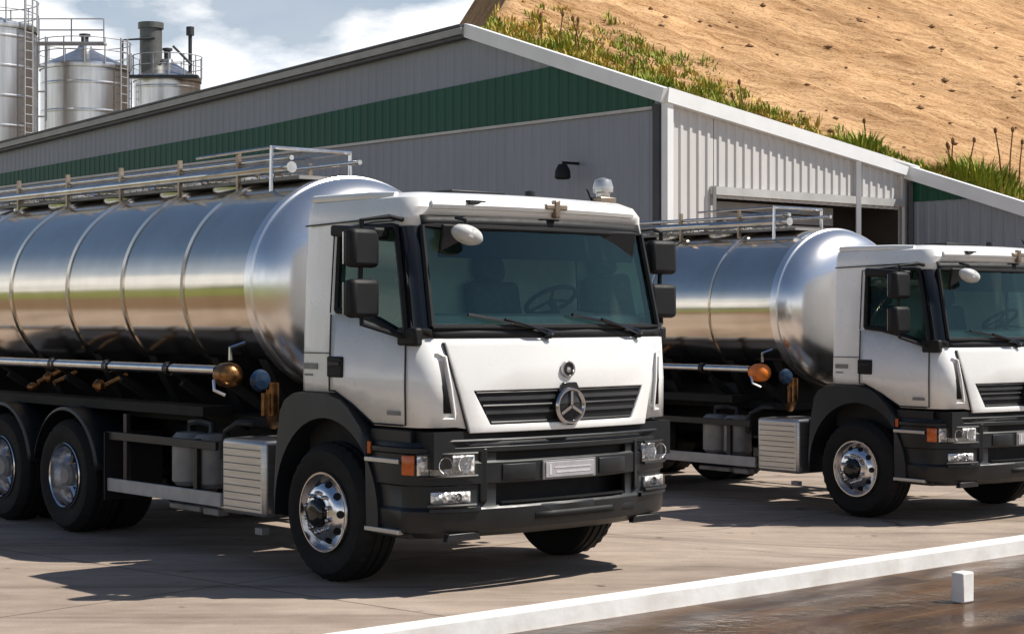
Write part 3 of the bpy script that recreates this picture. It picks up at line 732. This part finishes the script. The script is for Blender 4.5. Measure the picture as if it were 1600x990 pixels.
    # ---- wipers
    for y0, z0, y1, z1, pv_ in ((-.72, 1.975, -.10, 1.86, -.15), (.18, 1.975, .82, 1.86, .78)):
        w = MB().tube([(front_x(y, z)+.03, y, z) for y, z in ((y0-.08, z0+.012), (y0+(y1-y0)*.33, z0+(z1-z0)*.3), (y0+(y1-y0)*.66, z0+(z1-z0)*.62), (y1, z1))], .013, 6)
        w.tube([(front_x(pv_, 1.84)+.04, pv_, 1.84), (front_x((y0+y1)/2+.1, 1.93)+.06, (y0+y1)/2+.1, 1.90), (front_x(y0+.2, z0)+.05, y0+.2, z0-.02)], .010, 6)
        w.lathe([(0, .05), (.03, .04), (.035, 0)], (front_x(pv_, 1.84)+.01, pv_, 1.84), 'x', 12)
        w.build('wiper', M['gloss_black'], T)
    # ---- lower body, bumper
    plan = [(.50, 1.195), (.72, 1.205), (.92, 1.21), (1.02, 1.18), (1.10, 1.11), (1.15, 1.01), (1.19, .84), (1.225, .62), (1.25, .5), (1.265, .25), (1.27, 0)]
    pl = [(x, -y) for x, y in plan] + [(x, y) for x, y in reversed(plan[:-1])]; npl = len(pl)
    def bx_(y, o=0):
        y = abs(y)
        pts = sorted([(b, a) for a, b in plan])
        for (ya, xa), (yb, xb_) in zip(pts, pts[1:]):
            if ya <= y <= yb: return xa + (xb_-xa)*(y-ya)/(yb-ya) + o
        return .6
    lev = [(.40, -.07), (.45, -.015), (.50, 0), (.60, .004), (.625, -.015), (.775, -.015), (.785, .002), (.93, .002), (.945, -.012), (1.00, -.012), (1.01, .004), (1.045, .004), (1.05, -.02), (1.085, -.03)]
    B = MB(); rws = [[(x*(1+0)+o_, y*(1+o_*.8), z) for x, y in pl] for z, o_ in lev]
    B.v = [p for r in rws for p in r]
    for i in range(len(lev)-1):
        for c in range(npl-1):
            ym = abs((pl[c][1]+pl[c+1][1])/2)
            if i == 4 and ym < .68: continue
            if i in (8,) and ym < .62: continue
            B.f.append((i*npl+c, i*npl+c+1, (i+1)*npl+c+1, (i+1)*npl+c))
    bp_ = B.build('bumper', M['plastic'], T, solid=.04, angle=25, bevel=.006)
    MB().box((.90, -.68, .58), (1.05, .68, 1.06)).build('intake', M['black'], bp_)
    MB().box((.5, -1.12, .9), (1.17, 1.12, 1.16)).build('intake', M['black'], bp_)
    MB().grid([[(bx_(y, o_), y, z) for y in [-.58+.116*i for i in range(11)]] for z, o_ in ((.630, -.03), (.635, .0), (.645, .0), (.65, -.03))]).build('bumper_bar', M['plastic'], bp_)
    for sg in (1, -1):
        MB().grid([[(bx_(y, .012), sg*y, z) for y in (.30, .40, .50, .58)] for z in (.80, .915)]).build('bumper_panel', M['plastic'], bp_, solid=.012, bevel=.004)
        MB().prism([(bx_(.70, o_)-.0, sg*.70, z) for o_, z in ((-.03, .62), (.012, .66), (.012, 1.03), (-.03, 1.05))], (-.02, sg*.045, 0)).build('bumper_post', M['plastic'], bp_, bevel=.006)
    MB().grid([[(bx_(y, .006), y, z) for y in (-.30, -.1, .1, .4, .7)] for z in (.505, .555)]).build('lower_slot', M['black'], bp_, solid=.012)
    MB().tube([(bx_(y, .002), y, 1.092) for y in [-1.0+.1*i for i in range(21)]], .012, 6).build('bumper_trim', M['fender'], bp_)
    for sg in (1, -1):
        MB().grid([[(bx_(y, o_), -sg*y, z) for y in (.76, .86, .96, 1.05, 1.12)] for z, o_ in ((.585, .0), (.595, .028), (.62, .028), (.63, .0))]).build('lamp_ledge', M['fender'], bp_)
        MB().prism([(bx_(.80, .0), -sg*.80, z_) if False else (1.13, -sg*y_, z_) for y_, z_ in ((.72, .385), (1.02, .385), (1.0, .44), (.74, .44))], (.05, 0, 0)).build('tow_cover', M['plastic'], bp_, bevel=.006)
    # side step wells
    for sg in (1, -1):
        b = MB().box((.49, -1.165*sg, .40), (.96, -.7*sg, 1.17) ).build('step_well', M['plastic'], T, bevel=.01)
        for z in (.43, .93):
            MB().box((.50, -1.225*sg, z), (.90, -1.10*sg, z+.035)).build('step_tread', M['alu'], b, bevel=.005)
        MB().box((.53, -1.175*sg, .52), (.88, -1.160*sg, .88)).build('step_recess', M['black'], b, bevel=.01)
        MB().obox((.53, -1.20*sg, .93+.1), (.035, .02, .09)).build('side_marker', M['amber'], b, bevel=.006)
        # lamps
        def band(y0, y1, z0, z1, o_, n=8): 
            return [[(bx_(y, o_), -sg*y, z) for y in [y0+(y1-y0)*i/n for i in range(n+1)]] for z in (z0, (z0+z1)/2, z1)]
        hl = MB().grid(band(.80, 1.168, .855, .995, .008)).build('headlight', M['lamp'], T, solid=.03)
        for yy in (.88, 1.02):
            MB().lathe([(.056, .012), (.058, .022), (.05, .02), (.03, -.0), (.012, .0), (0, .012)], (bx_(yy)+.004, -sg*yy, .925), 'x', 22).build('lamp_bowl', M['lamp'], hl)
        MB().grid(band(.80, 1.168, .855, .995, .034)).build('lens', M['lens'], hl)
        MB().tube([(bx_(y, .03), -sg*y, .845) for y in (.79, .9, 1.0, 1.08, 1.17)], .012, 6).tube([(bx_(y, .03), -sg*y, 1.005) for y in (.79, .9, 1.0, 1.08, 1.17)], .012, 6).build('lamp_frame', M['plastic'], hl)
        MB().grid([[(x, -sg*y, z) for x, y in ((.93, 1.218), (.99, 1.203), (1.03, 1.186))] for z in (.855, .995)]).build('turn_signal', M['amber'], T, solid=.02, bevel=.006)
        fg = MB().grid(band(.83, 1.10, .655, .735, .006)).build('fog_lamp', M['lamp'], T, solid=.03)
        MB().lathe([(.032, .012), (.034, .02), (.02, .004), (0, .010)], (bx_(.93)+.004, -sg*.93, .695), 'x', 18).build('lamp_bowl', M['chrome'], fg)
        MB().grid(band(.83, 1.10, .655, .735, .026)).build('lens', M['lens'], fg)
        MB().tube([(bx_(y, .03), -sg*y, .64) for y in (.80, .9, 1.0, 1.08, 1.13)], .012, 6).build('lamp_frame', M['plastic'], fg)
        # wheel-arch fender
        arc = [(.66*math.cos(R(a)), .52+.70*math.sin(R(a))) for a in range(-6, 187, 8)]
        outer = [(-.69, .62), (-.66, 1.0), (-.60, 1.30), (-.50, 1.385), (-.36, 1.405), (0, 1.405), (.16, 1.385), (.30, 1.31), (.42, 1.20), (.50, 1.14), (.51, .9), (.52, .45)]
        poly = [(x, z) for x, z in reversed(outer)]
        # strip between outer outline and arc
        n = len(arc); st = MB(); fo = []
        tot = [0]
        oo = list(reversed(outer))
        for a, b2 in zip(oo, oo[1:]): tot.append(tot[-1] + math.dist(a, b2))
        for i in range(n):
            L_ = tot[-1]*i/(n-1)
            for j in range(len(tot)-1):
                if tot[j] <= L_ <= tot[j+1]+1e-9:
                    t = (L_-tot[j])/(tot[j+1]-tot[j]); fo.append((oo[j][0]+(oo[j+1][0]-oo[j][0])*t, oo[j][1]+(oo[j+1][1]-oo[j][1])*t)); break
        st.grid([[(x, -sg*.62, z-.0) for x, z in fo], [(x, -sg*1.18, z) for x, z in fo], [(x*.985, -sg*1.215, z-.012) for x, z in fo], [(x, -sg*1.22, z) for x, z in arc], [(x, -sg*1.19, z) for x, z in arc], [(x, -sg*.62, z) for x, z in arc]])
        st.build('fender', M['fender'], T, angle=50)
        # mirrors
        ym = -sg*1.425
        arm = MB().tube([(front_x(.9, 2.62)-.15, -sg*1.08, 2.66), (.84, -sg*1.25, 2.68), (.76, ym, 2.655), (.74, ym, 2.20), (.76, ym, 1.92), (.90, -sg*1.18, 1.83)], .018, 8).build('mirror_arm', M['black'], T)
        MB().obox((.95, -sg*1.16, 1.83), (.22, .07, .13)).build('mirror_bracket', M['black'], T, bevel=.02)
        MB().obox((.44, -sg*1.22, 2.585), (.54, .14, .085), (0, R(4), 0)).build('rain_deflector', M['black'], T, bevel=.02)
        for zc_, h_ in ((2.455, .275), (2.10, .275)):
            mr_ = MB().obox((.76, ym, zc_), (.11, .25, h_), (0, 0, sg*.12)).build('mirror', M['black'], T, bevel=.035)
            MB().obox((.69, ym, zc_), (.012, .23, h_-.05), (0, 0, sg*.12)).build('mirror_glass', M['chrome'], mr_)
    MB().box((1.262, -.245, .785), (1.283, .255, .925)).build('plate_holder', M['grey_metal'], T, bevel=.004)
    p = MB().box((1.280, -.225, .80), (1.292, .235, .912)).build('license_plate', M['plate'], T, bevel=.003)
    m_ = MB().box((1.290, -.195, .82), (1.2945, -.175, .895)).box((1.290, -.15, .865), (1.2945, .20, .875)).box((1.290, -.13, .83), (1.2945, .19, .845))
    m_.build('plate_mark', M['plate_dark'], p)
    # kerb mirror in front of the screen
    km = MB().lathe([(0, .09), (.06, .085), (.10, .06), (.125, .02), (.12, -.02), (0, -.03)], (0, 0, 0), 'x', 24, 1, (.95, .55)).build('kerb_mirror', M['kerb_mirror'], T)
    km.location = (1.12, -.80, 2.555); km.rotation_euler = (R(-20), R(-8), R(-12))
    MB().tube([(1.06, -.85, 2.68), (1.14, -.83, 2.66), (1.12, -.80, 2.58)], .014, 6).build('mirror_arm', M['black'], T)
    # roof fittings
    MB().lathe([(0, .02), (.07, .0), (.08, .10), (.11, .11), (.115, .15), (.09, .21), (0, .23)], (.60, .95, 2.86), 'z', 22, 1, (.7, .7)).build('roof_lamp', M['alu'], T)
    MB().obox((.60, .95, 2.88), (.13, .17, .10)).build('lamp_bracket', M['brown_steel'], T, bevel=.01)
    MB().obox((.50, -.32, 2.90), (.3, .5, .03)).build('roof_hatch', M['plastic'], T, bevel=.005)
    MB().lathe([(0,0),(.045,0),(.04,.06),(0,.07)], (.55,.25,2.885), 'z', 10).build('roof_vent', M['plastic'], T)
    MB().tube([(.6, .85, 2.86), (.5, .87, 3.0)], .008, 5).build('antenna', M['black'], T)
    # ---- cabin
    MB().grid([[(1.06-abs(y)*.10, y, 1.60), (1.06-abs(y)*.10, y, 1.885), (.97-abs(y)*.08, y, 1.975), (.72, y, 1.995), (.60, y, 1.88), (.66, y, 1.4)] for y in (-1.08, -.5, 0, .5, 1.08)]).build('dashboard', M['dash'], T, solid=.04)
    for yy in (-.52, .52):
        s = MB().obox((.06, yy, 1.58), (.5, .5, .16)).build('seat', M['seat'], T, bevel=.05)
        MB().obox((-.20, yy, 1.93), (.14, .5, .66), (0, R(-10), 0)).obox((-.27, yy, 2.36), (.10, .28, .2), (0, R(-8), 0)).build('backrest', M['seat'], s, bevel=.05)
    sw = MB(); c0 = Vector((.50, .50, 2.10)); tilt = Matrix.Rotation(R(-32), 3, 'Y')
    sw.tube([c0 + tilt @ Vector((.20*math.cos(R(a)), .20*math.sin(R(a)), 0)) for a in range(0, 361, 15)], .018, 8, cap=False)
    for a in (0, 120, 240): sw.tube([c0, c0 + tilt @ Vector((.20*math.cos(R(a+90)), .20*math.sin(R(a+90)), 0))], .014, 6)
    sw.tube([c0, c0 + Vector((.18, 0, -.25))], .03, 8).build('steering_wheel', M['black'], T)
    MB().box((XR+.04, -1.08, 1.42), (XR+.07, 1.08, 2.8)).box((XR+.04, -1.08, 1.40), (1.05, 1.08, 1.43)).box((XR+.04, -1.04, 2.76), (.85, 1.04, 2.78)).build('cabin_lining', M['cabin'], T)
    MB().obox((.975, 0, 2.515), (.03, 1.84, .24), (0, R(12), 0)).build('sun_visor', M['black'], T, bevel=.01)
    MB().box((-.40, -1.08, .95), (.9, 1.08, 1.42)).build('cab_floor', M['chassis'], T)
    # ---- chassis
    ch = MB()
    for sg in (1, -1): ch.box((-8.2, sg*.36-.05, .72), (.95, sg*.36+.05, 1.02))
    for x in (-7.9, -6.2, -4.75, -3.2, -2.0, -.9, .3): ch.box((x-.06, -.36, .76), (x+.06, .36, .98))
    ch.build('chassis', M['chassis'], T)
    cr = MB()
    for x in (-7.3, -5.67, -4.46, -3.43, -2.38, -1.62):
        cr.prism([(x-.06, -.80, 1.74), (x-.06, -.40, 1.02), (x-.06, .40, 1.02), (x-.06, .80, 1.74), (x-.06, .5, 1.50), (x-.06, -.5, 1.50)], (.12, 0, 0))
        cr.beam((x, -.38, 1.0), (x, -1.02, 1.42), .05, .07).beam((x, .38, 1.0), (x, 1.02, 1.42), .05, .07)
    cr.box((-8.0, -.75, 1.06), (-1.45, .75, 1.14))
    cr.build('tank_cradle', M['chassis'], T)
    ax = MB()
    for x in (0, -4.1, -5.4): ax.tube([(x, -1.0, .52), (x, 1.0, .52)], .09, 12).lathe([(0, -.25), (.2, -.15), (.24, 0), (.2, .15), (0, .25)], (x, 0, .52), 'y', 16)
    ax.tube([(1.0, 0, .55), (-4.1, 0, .6)], .06, 8).build('axle', M['chassis'], T)
    MB().box((-1.0, -.5, .45), (.7, .5, 1.1)).build('engine', M['chassis'], T)
    # ---- tank
    A_, B_, ZC = .98, .92, 2.23
    NT = 96
    def ell(x, s=1, o_=0): return [(x, (A_*s+o_)*math.cos(2*math.pi*k/NT), ZC+(B_*s+o_)*math.sin(2*math.pi*k/NT)) for k in range(NT)]
    tk = MB().grid([ell(x) for x in (-8.0, -7, -6, -5, -4, -3, -2, -1.40)], closed=True).build('tank', M['tank'], T)
    capp = []
    for i in range(11):
        a = i/10*math.pi/2; capp.append(ell(-1.40 + .40*math.sin(a), max(.002, math.cos(a)**.5) if i else 1.0))
    MB().grid(capp, closed=True).build('tank_end', M['tank_end'], tk, angle=60)
    MB().grid([[(-16.0+.02 - 0 - p[0] + (-8.0+ -1.40 + 16.0 -.02)*1.0 , p[1], p[2]) for p in r] for r in capp], closed=True).build('tank_end', M['tank_end'], tk, angle=60)
    for x in (-2.48, -3.52, -4.56, -5.74, -6.9):
        MB().grid([ell(x-.032, 1, 0), ell(x-.026, 1, .022), ell(x+.026, 1, .022), ell(x+.032, 1, 0)], closed=True).build('seam_band', M['tank'], tk)
    MB().grid([ell(-1.48, 1, 0), ell(-1.47, 1, .014), ell(-1.38, 1, .014), ell(-1.365, 1, -.01)], closed=True).build('rim_band', M['tank_end'], tk)
    # catwalk and rails on top
    wk = MB().box((-7.6, -.30, 3.15), (-1.75, .30, 3.18))
    for i in range(48): wk.box((-7.55+i*.12, -.29, 3.18), (-7.53+i*.12, .29, 3.195))
    cwk = wk.build('catwalk', M['grey_metal'], T)
    for sg, z, r in ((-1, 3.33, .022), (1, 3.33, .022), (-1, 3.25, .05)):
        MB().tube([(-7.6, sg*.34, z), (-1.8, sg*.34, z)], r, 10).build('rail', M['brown_steel'] if r > .05 else M['steel'], cwk)
    for x in (-7.5, -6.9, -5.8, -4.7, -3.6, -2.6):
        for sg in (-1, 1): MB().beam((x, sg*.36, 3.02), (x, sg*.36, 3.37 if sg > 0 else 3.42), .034, .034, (1, 0, 0)).build('rail_post', M['brown_steel'], cwk)
    hp = MB().tube([(-1.95, -.44, 2.98), (-1.95, -.44, 3.42), (-1.95, .34, 3.42), (-1.95, .34, 2.98)], .021, 8).tube([(-1.95, -.44, 3.25), (-3.4, -.36, 3.25)], .014, 6).tube([(-1.95, -.44, 3.42), (-3.3, -.36, 3.42)], .014, 6).tube([(-1.95, .34, 3.42), (-3.3, .36, 3.42)], .014, 6).build('hoop', M['steel'], cwk)
    for x in (-7.2, -6.4, -5.2, -4.1, -3.15):
        mh = MB().lathe([(.25, -.1), (.26, .02), (.29, .03), (.29, .08), (.22, .12), (0, .14)], (x, .0, 3.16), 'z', 28).build('manhole', M['steel'], T)
        q = MB()
        for a in range(0, 360, 60): q.obox((x+.27*math.cos(R(a)), .27*math.sin(R(a)), 3.22), (.06, .03, .09), (0, 0, R(a)))
        q.tube([(x-.2, .3, 3.3), (x+.2, .3, 3.3)], .02, 6).build('clamp', M['brown_steel'], mh)
    # ---- discharge pipe with its end cap and valves
    MB().tube([(-7.6, -1.14, 1.535), (-1.62, -1.14, 1.535)], .042, 12).build('hose_tube', M['steel'], T)
    for x in (-6.6, -5.67, -4.46, -3.43, -2.38): MB().lathe([(.058, -.03), (.058, .03)], (x, -1.14, 1.535), 'x', 14).beam((x, -1.14, 1.53), (x, -.9, 1.36), .03, .03).build('pipe_clip', M['plastic'], T)
    vc = MB().lathe([(.05, -.16), (.07, -.15), (.07, -.10), (.098, -.095), (.104, -.02), (.097, .03), (.074, .065), (.035, .085), (0, .09)], (-1.46, -1.12, 1.50), 'x', 28).build('pipe_cap', M['orange'], T)
    MB().tube([(-1.46, -1.12, 1.62), (-1.46, -1.12, 1.72), (-1.40, -1.02, 1.76)], .018, 6).build('cap_lever', M['steel'], vc)
    MB().tube([(-1.52, -1.23, 1.46), (-1.46, -1.26, 1.38), (-1.40, -1.2, 1.34)], .014, 6).build('cap_lever', M['steel'], vc)
    MB().lathe([(0, -.05), (.07, -.04), (.09, 0), (.07, .04), (0, .05)], (-1.22, -1.0, 1.46), 'x', 22).build('valve_wheel', M['blue'], T)
    MB().tube([(-1.2, -.9, 1.44), (-1.2, -.9, 1.20), (-1.35, -.8, 1.1)], .05, 10).tube([(-1.15, -1.0, 1.36), (-1.15, -1.0, 1.18)], .03, 8).build('valve_pipe', M['brass'], T)
    for i, x in enumerate((-5.05, -4.72, -3.75)): MB().lathe([(0, -.05), (.035+.008*(i % 3), -.04), (.042+.008*(i % 3), .0), (.02, .04), (0, .05)], (x, -1.08, 1.30+.05*((i*2) % 3)), 'y', 14, -1).tube([(x, -1.02, 1.34), (x, -.8, 1.44)], .025, 6).build('valve', M['brass'], T)
    q = MB().box((-6.4, -1.05, 1.14), (-2.0, -.78, 1.22)).box((-6.4, .78, 1.14), (-1.6, 1.05, 1.22))
    q.build('shade_trough', M['chassis'], T)  # trough boxes added to keep the space below the tank black
    # ---- tank for fuel, air cylinders, side guard
    for sg in (1, -1):
        fb = MB().box((-1.46, -1.20*sg, .40), (-.84, -.60*sg, 1.0)).build('fuel_tank', M['alu'], T, bevel=.035)
        q = MB()
        for i in range(9): q.box((-1.42, -1.206*sg, .455+i*.058), (-.90, -1.19*sg, .463+i*.058))
        q.build('tank_rib', M['grey_metal'], fb)
        MB().box((-.80, -1.08*sg, .42), (-.76, -.6*sg, 1.0)).build('tank_strap', M['chassis'], fb)
        g = MB().box((-3.42, -1.175*sg, .43), (-1.52, -1.145*sg, .545)).build('side_guard', M['guard'], T, bevel=.006)
        MB().box((-3.42, -1.17*sg, .885), (-1.60, -1.14*sg, .955)).box((-3.17, -1.14*sg, .42), (-3.11, -1.10*sg, 1.12)).box((-2.0, -1.14*sg, .42), (-1.94, -1.10*sg, .96)).build('guard_rail', M['plastic'], g, bevel=.004)
        for x in (-2.36, -2.02):
            MB().lathe([(0, 0), (.12, .01), (.155, .05), (.155, .42), (.12, .46), (0, .47)], (x, -.95*sg, .53), 'z', 24).build('air_cylinder', M['grey_metal'], T)
        MB().tube([(-2.36, -.95*sg, 1.0), (-2.36, -.95*sg, 1.07), (-2.2, -.95*sg, 1.09), (-2.02, -.95*sg, 1.07), (-2.02, -.95*sg, 1.0)], .035, 8).tube([(-1.85, -.95*sg, .8), (-1.8, -.95*sg, 1.02), (-1.62, -.95*sg, 1.10), (-1.5, -.9*sg, 1.1)], .03, 8).build('air_hose', M['fender'], T)
        MB().obox((-2.3, -1.0*sg, .36), (.5, .10, .05)).obox((-1.85, -1.02*sg, .36), (.24, .1, .06)).build('underrun_box', M['grey_metal'], T, bevel=.01)
        MB().obox((-.86, -1.205*sg, .30), (.10, .06, .05)).build('tow_lug', M['grey_metal'], T)
        # rear fenders
        for x in (-4.1, -5.4):
            sec = [(x+.63*math.cos(R(a)), .52+.63*math.sin(R(a))) for a in range(8, 173, 8)]
            MB().grid([[(a, -.62*sg, b) for a, b in sec], [(a, -1.215*sg, b) for a, b in sec], [((a-x)*.955+x, -1.235*sg, (b-.52)*.955+.52) for a, b in sec]]).build('rear_fender', M['fender'], T, solid=.015)
        MB().box((-3.40, -1.2*sg, .35), (-3.385, -.65*sg, .95)).build('mud_flap', M['black'], T)
    # ---- wheels
    def wheel(x, y, sg, dual):
        """outer face of the tyre at y; sg = outward direction"""
        c = (0, 0, 0); n = 72
        prof = [(.285, .02), (.30, -.005), (.34, .0), (.40, .018), (.455, .012), (.492, -.015), (.512, -.04)]
        t = MB()
        vs_ = []
        tread = [(.520, -.05), (.522, -.085), (.508, -.09), (.508, -.105), (.522, -.11), (.524, -.15), (.510, -.155), (.510, -.17), (.524, -.175), (.522, -.22), (.508, -.225), (.508, -.24), (.522, -.245), (.518, -.275), (.49, -.30), (.40, -.315), (.29, -.30)]
        pf = prof + tread
        for j, (r_, o_) in enumerate(pf):
            for k in range(n):
                a = 2*math.pi*k/n; rr = r_
                if 5 <= j <= 8 and k % 2: rr -= .012
                vs_.append((rr*math.cos(a), o_*sg, rr*math.sin(a)))
        fs = [(i*n+k, i*n+(k+1) % n, (i+1)*n+(k+1) % n, (i+1)*n+k) for i in range(len(pf)-1) for k in range(n)]
        t.add(vs_, fs)
        if dual: t.lathe([(.30, -.34), (.40, -.325), (.50, -.36), (.52, -.40), (.52, -.58), (.49, -.62), (.30, -.62)], c, 'y', 48, sg)
        if dual: rp = [(.302, .005), (.295, .012), (.280, 0), (.272, -.05), (.262, -.10), (.255, -.16), (.235, -.175), (.12, -.175), (.115, -.12), (.10, -.06), (.06, -.04), (0, -.04)]
        else: rp = [(.302, .005), (.297, .018), (.282, .018), (.274, -.03), (.262, -.055), (.245, -.04), (.225, .0), (.19, .035), (.155, .045), (.12, .045), (.11, .05)]
        w = MB().lathe(rp, c, 'y', 60, sg)
        if not dual: w.lathe([(.11, .03), (.0, .03)], c, 'y', 30, sg)
        w = w.build('wheel', M['rim'], T, angle=30); w.location = (x, y, .52)
        t.build('tyre', M['rubber'], w, angle=24)
        hub = MB().lathe([(.105, .03), (.10, .085), (.085, .10), (.05, .105), (0, .105)] if not dual else [(.10, -.1), (.10, -.03), (.07, .0), (0, .0)], c, 'y', 28, sg).build('hub_cap', M['gloss_black'] if not dual else M['grey_metal'], w)
        for k in range(10 if not dual and sg < 0 else 0):
            nt_ = MB(); a = 2*math.pi*(k+.5)/10; rr = .145 if not dual else .16; o_ = .045 if not dual else -.175
            nt_.lathe([(.017, 0), (.017, .028), (.010, .036), (0, .036)], (rr*math.cos(a), o_*sg, rr*math.sin(a)), 'y', 8, sg)
            nt_.build('wheel_nut', M['chrome'], w)
        for k in range(10 if sg < 0 else 0):
            hh = MB(); a = 2*math.pi*k/10; rr = .222 if not dual else .205
            ca, sa = math.cos(a), math.sin(a); o_ = .012 if not dual else -.172; tx, tz = -sa, ca
            ring = []
            for q_ in range(12):
                b = 2*math.pi*q_/12; u_ = .030*math.cos(b); v_ = .021*math.sin(b); r2 = rr + v_
                ring.append((r2*ca + u_*tx, (o_ - (v_*1.0 if not dual else 0))*sg, r2*sa + u_*tz))
            hh.poly(ring)
            hh.build('hand_hole', M['black'], w)
        return w
    for sg in (1, -1):
        wheel(0, -1.22*sg, -sg, False)
        wheel(-4.1, -1.22*sg, -sg, True); wheel(-5.4, -1.22*sg, -sg, True)
    # tail
    MB().box((-8.35, -1.1, .55), (-8.25, 1.1, .7)).build('rear_bumper', M['grey_metal'], T)
    tl = MB().box((-8.37, -1.08, .8), (-8.27, -.7, .95)).build('tail_lamp', M['amber'], T)
    tl = MB().box((-8.37, .7, .8), (-8.27, 1.08, .95)).build('tail_lamp', M['amber'], T)
    return T
t1 = make_truck()
t1.location = O1 + L2*.045; t1.scale = (1, 1.062, 1); t1.rotation_euler = (0, 0, math.atan2(F2.y, F2.x))
tag(t1, 'nearer white cab tanker truck with polished steel tank, whole cab in view', 'tanker truck', 'tanker trucks parked in the yard')
t2 = copy_tree(t1)
t2.location = (4.67, 19.9, -DROP); t2.rotation_euler = (0, 0, math.atan2(F2.y, F2.x) - R(2.5))
t2['label'] = 'farther white cab tanker truck behind the nearer one, its nose cut by the right edge'
for c in t1.children:
    if c.name.startswith('pipe_cap'): c.data = c.data.copy(); c.data.materials[0] = M['brass']  # near cap: its shade put into a darker brass colour; far cap keeps sunlit orange
# white block added in place of a light of the dark interior
def marker(x, y, a, sx, sy, sz, label):
    p = at(x, y, .004); o = MB().box((-sx/2, -sy/2, 0), (sx/2, sy/2, sz)).build('light_standin_block', M['kerb'], bevel=.012); o.location = p; o.rotation_euler = (0, 0, a)
    tag(o, label, 'light stand-in')
marker(3.70, 1.50, math.atan2(L2.y, L2.x), .13, .10, .21, 'upright white block standing in for a light near the right edge')
